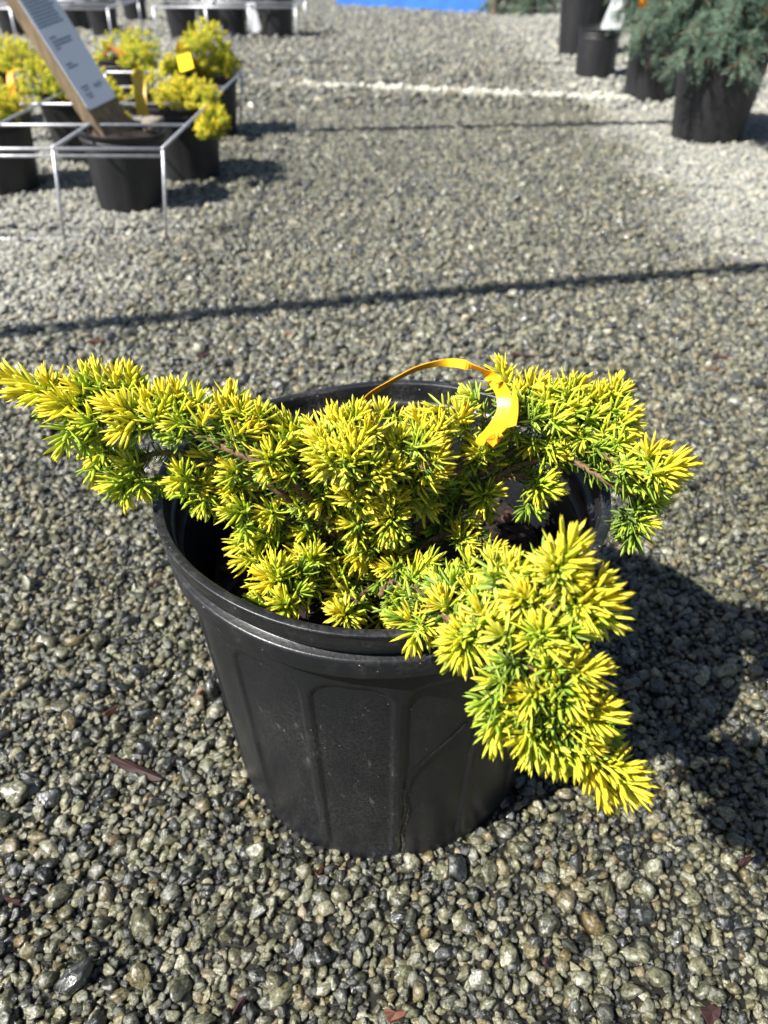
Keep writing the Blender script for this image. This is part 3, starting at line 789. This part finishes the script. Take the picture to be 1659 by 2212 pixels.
# ------------------------------------------------------------------ background pots
def make_pot(label, base, rb, rt, hgt, group=None, tilt=(0, 0, 0), soil_drop=.03, mat=None, seed=0):
    t = thing('nursery_pot', label, 'plant pot', base, group, tilt)
    mat = mat or M_POT2
    n = 56
    def ringf(zf, rf): return [(rf * math.cos(2 * math.pi * j / n), rf * math.sin(2 * math.pi * j / n), zf * hgt) for j in range(n)]
    def lathe(pr):
        v = []; f = []
        for z, r_ in pr: v += ringf(z, r_)
        for i in range(len(pr) - 1):
            for j in range(n): f.append((i * n + j, i * n + (j + 1) % n, (i + 1) * n + (j + 1) % n, (i + 1) * n + j))
        return v, f
    rz = lambda z: rb + (rt * .955 - rb) * z
    b = MB(); v, f = lathe([(0.001, .01), (0.001, rb - .006), (.004, rb - .002), (.02, rb)] + [(z, rz(z)) for z in np.linspace(.05, .86, 14)] + [(.86, rz(.86) - .004), (.6, rz(.6) - .004)])
    for q in range(len(v)):                                          # faint vertical panels
        z = v[q][2] / hgt; j = q % n
        if .03 < z < .8 and (j % 7) in (0, 1): v[q] = (v[q][0] * .986, v[q][1] * .986, v[q][2])
    b.add(v, f); b.obj('pot_wall', mat, t)
    b = MB(); v, f = lathe([(.86, rz(.86) - .003), (.86, rt * .965), (.885, rt * .975), (.91, rt * .97), (.915, rt * .955), (.925, rt * .955), (.93, rt * .975), (.985, rt * .99), (1, rt), (1.005, rt * .99), (1.003, rt * .955), (.9, rt * .925), (.85, rt * .915)])
    b.add(v, f); b.obj('rim', mat, t)
    zs = hgt - soil_drop
    v, f = soil_mesh(0, 0, rz(zs / hgt) * .985 - .003, zs, .006, 10, seed)
    link('soil', mesh('soil', v, f, M_SOIL), t)
    return t
def crown(label, name, cat, base, blobs, mat, wood, group=None, n_per=60, seed=0, gold=(.45, .85), root=None, size=1.0):
    """bushy plant: shoots over the surface of overlapping mounds"""
    t = thing(name, label, cat, base, group)
    rr = random.Random(seed)
    class _r:
        uniform = rr.uniform; random = rr.random
        normal = staticmethod(lambda m, s: rr.gauss(m, s))
    nb = Needles(); mb = MB(); base = Vector(base); root = Vector(root or base)
    for (cx, cy, cz, r_, hh) in blobs:
        cpt = Vector((cx, cy, cz))
        mb.tube(catmull([root - base + Vector((0, 0, -.012)), (root + cpt) / 2 - base + Vector((0, 0, .01)), cpt - base], 4), [.005, .005, .004, .004, .003, .003, .002, .002, .0015], 5)
        for q in range(n_per):
            th = rr.uniform(0, 6.283); ph = math.acos(rr.uniform(-.35, 1)); k = rr.uniform(.55, 1.0)
            r_k = 1.22; n_ = Vector((math.sin(ph) * math.cos(th), math.sin(ph) * math.sin(th), math.cos(ph)))
            p = cpt + Vector((n_.x * r_ * k * r_k, n_.y * r_ * k * r_k, n_.z * hh * k * r_k)) - base
            d = (n_ + Vector((rr.gauss(0, .35), rr.gauss(0, .35), .35 + rr.gauss(0, .2)))).normalized()
            M = Matrix.Translation(p) @ d.to_track_quat('Z', 'Y').to_matrix().to_4x4()
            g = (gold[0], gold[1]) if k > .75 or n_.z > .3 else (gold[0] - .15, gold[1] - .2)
            j = rr.gauss(0, .06)
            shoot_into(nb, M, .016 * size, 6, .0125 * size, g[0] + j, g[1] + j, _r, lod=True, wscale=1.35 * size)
            if q % 3 == 0: mb.tube([cpt - base, p], [.0012, .0008], 4)
    link('crown', nb.mesh('crown', mat), t)
    mb.obj('stem', wood, t)
    return t
def P3(px_, py_, z=0):
    return G(px_, py_, z)
# the pot that holds the label post
pA = Vector((-.655, 2.005, 0))
make_pot('black nursery pot holding the leaning wooden post with the white label', pA, .079, .104, .182, tilt=(0, R(4), 0), soil_drop=.012, seed=3)
# golden junipers standing in the wire grid
gp = 'golden junipers in black pots among the wire frames'
pots = [
    ('black pot close beside the label post pot, under the golden juniper with the trailing sprig', (-.56, 2.30), .082, .108, .19, 5),
    ('black pot in the wire frame corner, under the golden juniper with the square yellow tag', (-.60, 2.86), .084, .110, .19, 6),
    ('black pot under the golden juniper with the folded orange strap', (-1.04, 2.16), .085, .112, .19, 7),
    ('ribbed black pot behind the bare gravel cell of the wire frame', (-.93, 2.52), .084, .11, .185, 8),
    ('black pot behind the label post, under the golden juniper with the small orange tag', (-.98, 3.25), .084, .11, .19, 9),
    ('black pot farthest along the wire frame row, beneath a wide golden juniper mound', (-1.42, 3.02), .084, .11, .19, 10),
]
for lab, (x, y), rb, rt, hh, sd in pots: make_pot(lab, (x, y, 0), rb, rt, hh, gp, seed=sd)
def blobs_at(lst): return [(g.x, g.y, g.z, r_, h_) for (a, b_, z, r_, h_) in lst for g in (G(a, b_, z),)]
crown('golden juniper with a sprig trailing over the rim of the pot beside the label post', 'golden_juniper', 'shrub', (-.56, 2.30, .16),
      [(-.56, 2.30, .19, .06, .05), (-.63, 2.31, .20, .055, .06), (-.50, 2.27, .195, .05, .04)] + blobs_at([(385, 202, .215, .035, .02), (435, 228, .19, .026, .02), (462, 262, .165, .026, .022), (452, 292, .14, .020, .022)]),
      M_NEEDLE, M_TWIG, gp, 60, 21, (.64, .98))
crown('rounded golden juniper with a square yellow tag hanging at its side', 'golden_juniper', 'shrub', (-.60, 2.86, .16),
      [(-.60, 2.86, .215, .085, .06), (-.585, 2.87, .26, .06, .055), (-.665, 2.83, .20, .05, .035), (-.54, 2.84, .20, .05, .035)], M_NEEDLE, M_TWIG, gp, 130, 22, (.76, 1.0))
crown('golden juniper with a folded orange strap standing in its middle', 'golden_juniper', 'shrub', (-1.04, 2.16, .16),
      [(-1.04, 2.18, .20, .08, .045), (-.99, 2.12, .195, .04, .03)], M_NEEDLE, M_TWIG, gp, 110, 23, (.68, .98))
crown('dense golden juniper spilling over the ribbed pot behind the bare gravel cell', 'golden_juniper', 'shrub', (-.93, 2.52, .155),
      [(-.93, 2.52, .21, .085, .06), (-.87, 2.47, .19, .06, .05), (-.99, 2.46, .20, .06, .05), (-.81, 2.42, .175, .045, .035), (-.745, 2.30, .135, .022, .02)], M_NEEDLE, M_TWIG, gp, 130, 24, (.68, .98))
crown('golden juniper with a small orange tag poking up behind the label post', 'golden_juniper', 'shrub', (-.98, 3.25, .16),
      [(-.98, 3.25, .20, .08, .05), (-.90, 3.22, .21, .06, .055), (-.86, 3.02, .20, .05, .04)], M_NEEDLE, M_TWIG, gp, 90, 25, (.6, .95))
crown('wide golden juniper mound in the farthest pot of the wire frame row', 'golden_juniper', 'shrub', (-1.42, 3.02, .16),
      [(-1.42, 3.02, .21, .11, .06), (-1.30, 2.95, .215, .08, .055), (-1.5, 2.95, .2, .08, .05), (-1.22, 2.88, .21, .06, .05)], M_NEEDLE, M_TWIG, gp, 130, 26, (.70, 1.0))

# tags on them
def bent_tag(label, pts, w, side, mat):
    b0 = Vector(pts[0]); t = thing('plant_tag', label, 'plant tag', b0)
    ribbon('tag_blade', pts, [w, w, w], [side, side], .0012, mat, t, -b0, 8)
    return t
o0 = G(70/1.823+0, 385/1.823, .20)
bent_tag('orange folded strap standing up from the juniper cut by the picture edge', [G(27, 214, .195), G(23, 185, .215), G(22, 160, .24), G(34, 152, .247), G(56, 155, .243)], .022, (.9, -.3, .1), M_TAGO)
bent_tag('small orange tag sticking out sideways behind the label post', [G(222, 122, .235), G(238, 106, .255), G(266, 116, .252)], .022, (.2, -.8, .5), M_TAGO)
bent_tag('shade-toned yellow strip standing upright beside the leaning label post', [G(309, 250, .19), G(303, 205, .235), G(300, 168, .268), G(290, 160, .275)], .032, (.95, -.2, .05), M_TAGY_SHADE)
bent_tag('square yellow tag hanging from the rounded golden juniper', [G(383, 106, .265), G(391, 104, .268), G(396, 118, .255), G(404, 152, .225)], .044, (.95, -.25, .1), M_TAGY)

# label post
SB = Vector((-.655, 2.015, .150)); ST = Vector((0, 0, CAMH)) + ray(66, 0) * 1.68
ax = (ST - SB).normalized()
nrm = Vector((.86, -.46, .18)); nrm = (nrm - ax * nrm.dot(ax)).normalized(); print('post face to sun', -nrm.dot(ldir)); wdv = ax.cross(nrm)
if wdv.x < 0: wdv = -wdv
Mst = Matrix((wdv, nrm, ax)).transposed().to_4x4(); Mst.translation = SB
post = thing('label_post', 'weathered wooden post leaning out of a small pot, carrying the long white label', 'post', SB)
PL = (ST - SB).length + .14
b = MB(); b.box(Mst @ Matrix.Translation((0, 0, PL / 2 - .01)), .102, .038, PL)
po = b.obj('stake', M_WOOD, post, -SB, False)
bv = po.modifiers.new('edge', 'BEVEL'); bv.width = .003; bv.segments = 2
lt = thing('plant_label', 'long white information card fixed along the leaning wooden post', 'label', SB)
LW, L0, L1 = .100, .085, .47
def lab(u, w_, off=.0): return Mst @ Vector((u, .0205 + off, w_)) - SB
c_ = []
for (cx, cz, a0) in ((LW / 2 - .008, L0 + .008, -90), (LW / 2 - .008, L1 - .008, 0), (-LW / 2 + .008, L1 - .008, 90), (-LW / 2 + .008, L0 + .008, 180)):
    for q in range(6): a = R(a0 + q * 18); c_.append((cx + .008 * math.cos(a), cz + .008 * math.sin(a)))
vv = [lab(a, b_, 0) for a, b_ in c_] + [lab(a, b_, .0016) for a, b_ in c_]; n = len(c_)
ff = [tuple(range(n)), tuple(range(2 * n - 1, n - 1, -1))] + [(i, (i + 1) % n, n + (i + 1) % n, n + i) for i in range(n)]
me = mesh('card', vv, ff, M_LABEL, False)
import bmesh
bmm = bmesh.new(); bmm.from_mesh(me); bmesh.ops.recalc_face_normals(bmm, faces=bmm.faces); bmm.to_mesh(me); bmm.free()
link('card', me, lt)
mbp = MB()
def words(z, u0, u1, hh=.0040):
    u = u0; z = L0 + (z - L0) * .80
    while u < u1:
        w_ = min(random.uniform(.003, .009), u1 - u); q = [lab(u, z, .0021), lab(u + w_, z, .0021), lab(u + w_, z + hh, .0021), lab(u, z + hh, .0021)]
        mbp.add(q, [(0, 1, 2, 3)]); u += w_ + .0008
z = L1 + .05
while z > .305:
    words(z, -.042, random.uniform(.026, .036)); z -= .0088
for z_, a, b_ in ((.277, -.034, -.014), (.266, -.034, .026), (.257, -.034, .024), (.248, -.034, -.018), (.205, -.034, -.016), (.196, -.034, -.004), (.140, -.034, -.010), (.131, -.030, -.012), (.119, -.034, -.012), (.110, -.028, -.012)):
    words(z_, a, b_)
for k in range(9):       # illegible emblem script
    words(.129 + .004 * math.sin(k * 1.9), .006 + k * .0030, .006 + k * .0030 + .0024, .007 + .003 * math.cos(k * 2.7))
mbp.obj('printed_text', M_INK, lt, smooth=False)
# pale bark lump on the rim of the post pot
kb = G(326, 268, .186)
m_ = stone_mesh(91, 3); m_.materials[0] = M_CLUMP
lump = link('bark_lump', m_, None, kb); lump.scale = (.034, .026, .017); lump.rotation_euler = (.2, -.25, .5)
tag(lump, 'pale weathered bark lump lying on the rim of the label post pot', 'bark')

# ------------------------------------------------------------------ wire frames
def cage(label, xs, ys, zt, r_=.0036, shear=(0, 0), double=True, group='galvanised wire pot frames', feet=True, skip=()):
    base = Vector((xs[0], ys[0], 0)); t = thing('wire_frame', label, 'plant rack', base, group)
    sh = lambda x, y, z: Vector((x + shear[0] * (z / zt), y + shear[1] * (z / zt), z)) - base
    for y in ys:
        b = MB(); b.tube([sh(xs[0] - .01, y, zt), sh(xs[-1] + .004, y, zt)], r_, 7); b.obj('cross_wire', M_STEEL, t)
    if double:
        b = MB(); b.tube([sh(xs[0] - .01, ys[0], zt - .014), sh(xs[-1], ys[0], zt - .014)], r_ * .9, 7); b.obj('cross_wire', M_STEEL, t)
    for x in xs:
        b = MB(); b.tube([sh(x, ys[0] - .004, zt + .002), sh(x, ys[-1] + .004, zt + .002)], r_, 7); b.obj('long_wire', M_STEEL, t)
    for i, x in enumerate(xs):
        for y in (ys[0], ys[-1]):
            if (i, y) in skip: continue
            b = MB(); b.tube([sh(x, y, -.008), sh(x, y, zt)], r_ * 1.05, 7); b.obj('leg', M_STEEL, t)
    if feet:
        b = MB(); b.tube([sh(xs[0], ys[0], .006), sh(xs[-1], ys[0], .006)], r_ * .6, 6); b.obj('foot_wire', M_STEEL, t)
    return t
cage('wire grid frame with open cells round the label post pot and golden junipers', [-1.17, -.952, -.735, -.500], [1.725, 1.975, 2.25, 2.53, 2.83], .195, shear=(.028, 0))
cage('wire frame standing round the dark pots behind the leaning label post', [-2.62, -2.27, -2.0, -1.68], [5.40, 5.75, 6.1], .20, .0062, (.01, 0), double=False)
cage('wire frame standing round the pots beside the white hanging tag', [-1.42, -1.10, -.83, -.545], [5.50, 5.85, 6.2], .20, .0062, (0, 0), double=False)

# ------------------------------------------------------------------ far pots
far = [(395, 90, .085, .11, .2), (505, 84, .078, .10, .2), (598, 88, .10, .125, .235), (452, 62, .08, .10, .19), (225, 84, .085, .11, .2), (292, 52, .085, .105, .2), (165, 72, .085, .11, .2), (30, 84, .09, .115, .2), (545, 52, .08, .10, .2), (90, 62, .09, .115, .2)]
names_f = ['dusty black pot in the wire frame with the golden juniper in front of it', 'small black pot between the frame legs left of the white tag', 'wide black pot at the end of the wire frame, beside the white tag',
           'black pot standing behind the dusty pot in the wire frame', 'black pot close behind the leaning label post, inside its wire frame', 'black pot behind the corner of the wire frame at the label post',
           'black pot half hidden by the leaning label post', 'black pot behind the wide golden juniper mound, near the picture edge', 'black pot behind the white tag, deep in its wire frame', 'black pot in the deep shade of leafy plants behind the golden mound']
for k, ((x, y, rb, rt, hh), nm) in enumerate(zip(far, names_f)):
    g = G(x, y - 6, 0)
    make_pot(nm, (g.x, g.y + rb * .6, 0), rb, rt, hh, 'black pots in the far wire frames', seed=30 + k)
    crown('leafy dark green plant in ' + {0: 'the dusty pot of the far wire frame', 1: 'the small pot left of the white tag', 2: 'the wide pot beside the white tag', 3: 'the pot behind the dusty pot',
          4: 'the pot right behind the label post', 5: 'the pot behind the frame corner', 6: 'the pot the label post half hides', 7: 'the pot behind the golden mound', 8: 'the pot behind the white tag', 9: 'the shaded pot at the back'}[k],
          'conifer_plant', 'shrub', (g.x, g.y + rb * .6, hh - .03), [(g.x, g.y + rb * .6, hh + .03, rt, .07), (g.x + .03, g.y + rb * .6, hh + .12, rt * .9, .09)], M_DKGREEN, M_TWIG, 'green plants in the far wire frames', 60, 60 + k, (.2, .75), size=1.25)
def stake_tag(label, foot, topp, w, hgt, mat, n=(0, -1, .2)):
    foot = Vector(foot); topp = Vector(topp); t = thing('plant_label', label, 'label', foot)
    a = (topp - foot).normalized(); nn = Vector(n); nn = (nn - a * nn.dot(a)).normalized(); w_ = a.cross(nn)
    M = Matrix((w_, nn, a)).transposed().to_4x4(); M.translation = topp - a * hgt / 2 - foot
    Ms = M.copy(); Ms.translation = (topp - foot) / 2
    b = MB(); b.box(Ms @ Matrix.Translation((0, -.006, 0)), .022, .006, (topp - foot).length); b.obj('stake', M_WOOD, t, smooth=False)
    v = []; q = 20
    for dd in (-.001, .001):
        for k in range(q):
            an = 2 * math.pi * k / q; cx, cz = math.cos(an), math.sin(an)
            v.append(M @ Vector((math.copysign(abs(cx) ** .35, cx) * w / 2, .003 + dd, math.copysign(abs(cz) ** .35, cz) * hgt / 2)))
    f = [tuple(range(q)), tuple(range(2 * q - 1, q - 1, -1))] + [(i, (i + 1) % q, q + (i + 1) % q, q + i) for i in range(q)]
    me = mesh('card', v, f, M_LABEL, False); bm2 = bmesh.new(); bm2.from_mesh(me); bmesh.ops.recalc_face_normals(bm2, faces=bm2.faces); bm2.to_mesh(me); bm2.free()
    link('card', me, t)
    return t
g = G(556, 92, 0)
stake_tag('white hanging tag between the legs of the far wire frame', (g.x, g.y - .02, 0), (g.x - .02, g.y - .01, .215), .065, .16, M_LABEL, (.1, -1, .3))

# ------------------------------------------------------------------ right-hand row
gr = 'black pots along the gravel path opposite the wire frames'
def front(x, y, rb):
    g = G(x, y, 0); u = Vector((g.x, g.y, 0)).normalized(); return g + u * rb
r1 = front(1518, 316, .114); r2 = front(1400, 226, .10); r3 = front(1281, 172, .09); r4 = front(1246, 126, .10); r5 = front(1292, 121, .10)
make_pot('broad black pot overhung by the big blue-green juniper', (r1.x, r1.y, 0), .112, .150, .285, gr, seed=41)
make_pot('black pot standing between the broad juniper pot and the small grey-lit pot', (r2.x, r2.y + .02, 0), .102, .122, .275, gr, seed=42)
make_pot('small black pot with the rounded white label on a stake', (r3.x, r3.y, 0), .092, .102, .205, gr, soil_drop=.012, seed=43)
make_pot('tall black pot in shade, outermost behind the small label pot', (r4.x, r4.y + .05, 0), .10, .13, .35, gr, seed=44)
make_pot('tall black pot with its ribbed side lit, right behind the small label pot', (r5.x, r5.y, 0), .10, .13, .34, gr, seed=45)
def AT(x, y, Y):
    r = ray(x, y); return Vector((0, 0, CAMH)) + r * (Y / r.y)
stake_tag('rounded white label on a brown stake in the small black pot', AT(1302, 98, r3.y), AT(1349, -8, r3.y - .10), .095, .175, M_LABEL, (-.35, -.8, .45))
def spray_juniper(label, base, n_br, reach, rise, droop, seed, group=None, mat=M_BLUE_J, zmin=.02):
    """loose juniper: arching branches with feathery side twigs of scale leaves"""
    t = thing('spreading_juniper', label, 'shrub', base, group); rr = random.Random(seed)
    nb = Needles(); mb = MB()
    bz = base[2]
    for k in range(n_br):
        az = 2 * math.pi * k / n_br + rr.uniform(-.3, .3); L = reach * rr.uniform(.55, 1.1); up = rise * rr.uniform(.25, 1.15)
        dh = Vector((math.cos(az), math.sin(az), 0))
        dz = droop * rr.uniform(.3, 1.1)
        p = [Vector((0, 0, -.01)), dh * L * .3 + Vector((0, 0, up * .6)), dh * L * .65 + Vector((0, 0, up * .85)), dh * L + Vector((0, 0, up * .85 - dz))]
        p[-1].z = max(p[-1].z, zmin - bz + .01)
        c = catmull(p, 8); n = len(c)
        mb.tube(c, [.006 * (1 - .8 * i / n) for i in range(n)], 5)
        for i in range(4, n):
            for _ in range(5):
                fwd = (c[min(i + 1, n - 1)] - c[i - 1]).normalized()
                sd = Vector((rr.gauss(0, 1), rr.gauss(0, 1), rr.gauss(.1, .7))).normalized()
                d = (fwd * .7 + sd * .8).normalized(); Lt = rr.uniform(.03, .085); q0 = c[i] + (c[min(i + 1, n - 1)] - c[i]) * rr.random()
                dead = rr.random() < .08
                if dead or rr.random() < .25: mb.tube([q0, q0 + d * Lt], [.0018, .0009], 4)
                if dead: continue
                tone = rr.uniform(.25, .95)
                for s_ in range(11):
                    a = s_ / 10; pp = q0 + d * Lt * a + Vector((0, 0, -.012 * a * a))
                    for __ in range(3):
                        e = (d * .8 + Vector((rr.gauss(0, .6), rr.gauss(0, .6), rr.gauss(0, .6)))).normalized()
                        nb.blade(pp, e, Vector((0, 0, 1)), rr.uniform(.009, .020), .0024, (tone - .2, tone + .12), rr.random())
    link('crown', nb.mesh('crown', mat), t)
    mb.obj('stem', M_TWIG, t)
    return t
gj = 'blue-green junipers along the path'
spray_juniper('big blue-green juniper overhanging the broad black pot', (r1.x + .03, r1.y, .27), 38, .27, .27, .11, 5, gj)
spray_juniper('blue-green juniper in the pot beside the broad juniper pot', (r2.x, r2.y + .02, .255), 26, .19, .26, .13, 6, gj)
spray_juniper('grey-green juniper rising from the shaded tall pot', (r4.x, r4.y + .05, .33), 12, .20, .30, .05, 9, gj)
spray_juniper('grey-green juniper rising from the tall pot with the lit ribbed side', (r5.x, r5.y, .32), 12, .20, .30, .05, 10, gj)
s0 = G(1135, 34, 0)
spray_juniper('low grey-green juniper lying on the gravel beside the blue wall', (s0.x, s0.y + .25, 0.012), 22, .42, .28, .16, 8, gj)
for k, (x, y, lab_) in enumerate([(1391, 8, 'small orange tag in the juniper beside the white label'), (1652, 30, 'small orange tag deep in the big blue-green juniper')]):
    Y_ = (r2.y - .12, r1.y - .14)[k]; bent_tag(lab_, [AT(x - 6, y + 8, Y_), AT(x, y - 4, Y_ - .01), AT(x + 7, y + 6, Y_)], .03, (.9, -.3, .3), M_TAGO)

# ------------------------------------------------------------------ blue wall at the end of the path
bl, br_ = G(724, 11, 0), G(1052, 31, 0)
wall = thing('painted_wall', 'low blue painted board wall across the end of the gravel path', 'wall', bl)
dv = (br_ - bl); ln = dv.length; an = math.atan2(dv.y, dv.x)
for k in range(4):
    b = MB(); b.box(Matrix.Rotation(an, 4, 'Z') @ Matrix.Translation((ln / 2, .03, .085 + k * .173 - .012)), ln, .035, .170); o = b.obj('plank', M_BLUE, wall, smooth=False)
    m = o.modifiers.new('edge', 'BEVEL'); m.width = .004; m.segments = 2
for x in (.02, ln + .04):
    b = MB(); b.box(Matrix.Rotation(an, 4, 'Z') @ Matrix.Translation((x, .045 if x < 1 else .03, .36)), .075, .075 if x > 1 else .05, .74); b.obj('post', M_WOOD, wall, smooth=False)

# ------------------------------------------------------------------ overhead irrigation pipes that cast the shadow lines
ZP = 2.15; off = Vector((-sx, -sy, 0)) * (ZP / math.tan(SUN_EL))
for k, (a, b_, rad, lab_) in enumerate([((0, 735), (1659, 580), .024, 'overhead watering pipe shading the stripe just past the large pot'), ((600, 292), (1340, 270), .024, 'overhead watering pipe shading the stripe in the middle of the path'),
                            ((900, 139), (1500, 140), .016, 'thin overhead watering pipe over the far part of the path')]):
    p0, p1 = G(*a) + off, G(*b_) + off; d = (p1 - p0).normalized()
    q0 = p0 - d * ((p0.x + 6.5) / d.x); q1 = p0 + d * ((5.6 - p0.x) / d.x)
    q0.z = q1.z = ZP
    t = thing('watering_pipe', lab_, 'pipe', (q0.x, q0.y, 0), 'overhead watering pipes')
    o_ = Vector((q0.x, q0.y, 0))
    c = [q0 + (q1 - q0) * (i / 24) + Vector((0, .02 * math.sin(i * .9), .02 * math.sin(i * .7))) - o_ for i in range(25)]
    b = MB(); b.tube(c, rad, 10); b.obj('pipe', M_PIPE, t)
    for q in (c[0], c[-1]):
        b = MB(); b.tube([Vector((q.x, q.y, -.01)), Vector((q.x, q.y, q.z + .03))], .035, 10); b.obj('post', M_PIPE, t)

# ------------------------------------------------------------------ bark and leaf litter on the gravel
lit = [(215, 735, 60, 9, .5), (440, 765, 40, 8, .1), (1130, 768, 60, 9, .05), (1540, 798, 40, 9, .25), (1560, 770, 40, 16, -.2), (1390, 660, 20, 8, .3), (240, 1535, 34, 12, .8), (300, 1665, 150, 26, -.35),
       (330, 1260, 34, 9, .5), (430, 1500, 30, 18, 1.2), (1610, 1860, 40, 14, .5), (1690 / 1.1, 2190, 45, 40, .4), (855, 2190, 55, 22, .1), (30, 1945, 40, 10, -.2), (520, 2165, 60, 14, 1.0), (690, 1880, 24, 10, .9), (1180, 2080, 24, 10, 1.4), (1170, 1860, 20, 8, 1.2),
       (625, 720, 26, 8, 0), (1290, 500, 18, 9, .4), (1420, 420, 24, 10, 0), (730, 560, 18, 8, .3)]
M_FLAKE = simple('wet dark bark', (.045, .020, .018), .65, .3, 60, .5, (.03, .014, .013))
M_FLAKE2 = simple('orange bark', (.15, .062, .035), .6, .3, 60, .5, (.08, .034, .022))
def flake_mesh(seed, mat):
    rr = random.Random(seed); n = 13; up = []; v = []; f = []
    for k in range(n):
        a = 2 * math.pi * k / n; r_ = rr.uniform(.72, 1.08)
        x, y = math.copysign(abs(math.cos(a)) ** .7, math.cos(a)) * r_, math.sin(a) * r_ * (1 - .25 * math.cos(a))
        up.append((x, y, .5 * x * x - .9 * y * y + rr.gauss(0, .25)))
    for lift in (.5, -.5): v += [(x * (1 if lift > 0 else .94), y * (1 if lift > 0 else .94), z + lift) for x, y, z in up]
    v += [(0, 0, .75), (0, 0, -.6)]
    for k in range(n):
        q = (k + 1) % n; f += [(k, q, 2 * n), (n + q, n + k, 2 * n + 1), (k, n + k, n + q, q)]
    return mesh('bark_flake', v, f, mat, False)
FL = [flake_mesh(k, M_FLAKE if k % 3 else M_FLAKE2) for k in range(9)]
for k, (x, y, lw, wd_, an) in enumerate(lit):
    g = G(x, y, .008); dep = PX(g)[2]; m_ = FL[k % 9] if k != 7 else FL[1]
    o = link('bark_flake', m_, None, g); o.scale = (lw / FPX * dep / 2, wd_ / FPX * dep / 2, .0028)
    o.rotation_euler = (random.uniform(-.2, .2), random.uniform(-.15, .15), an)
    tag(o, 'long dark purplish strip of bark on the wet gravel beside the large pot' if k == 7 else
        ('small orange brown flake of bark on the gravel' if (k % 9) % 3 == 0 else 'small dark brown flake of bark on the gravel'), 'bark', 'bark flakes scattered on the gravel')
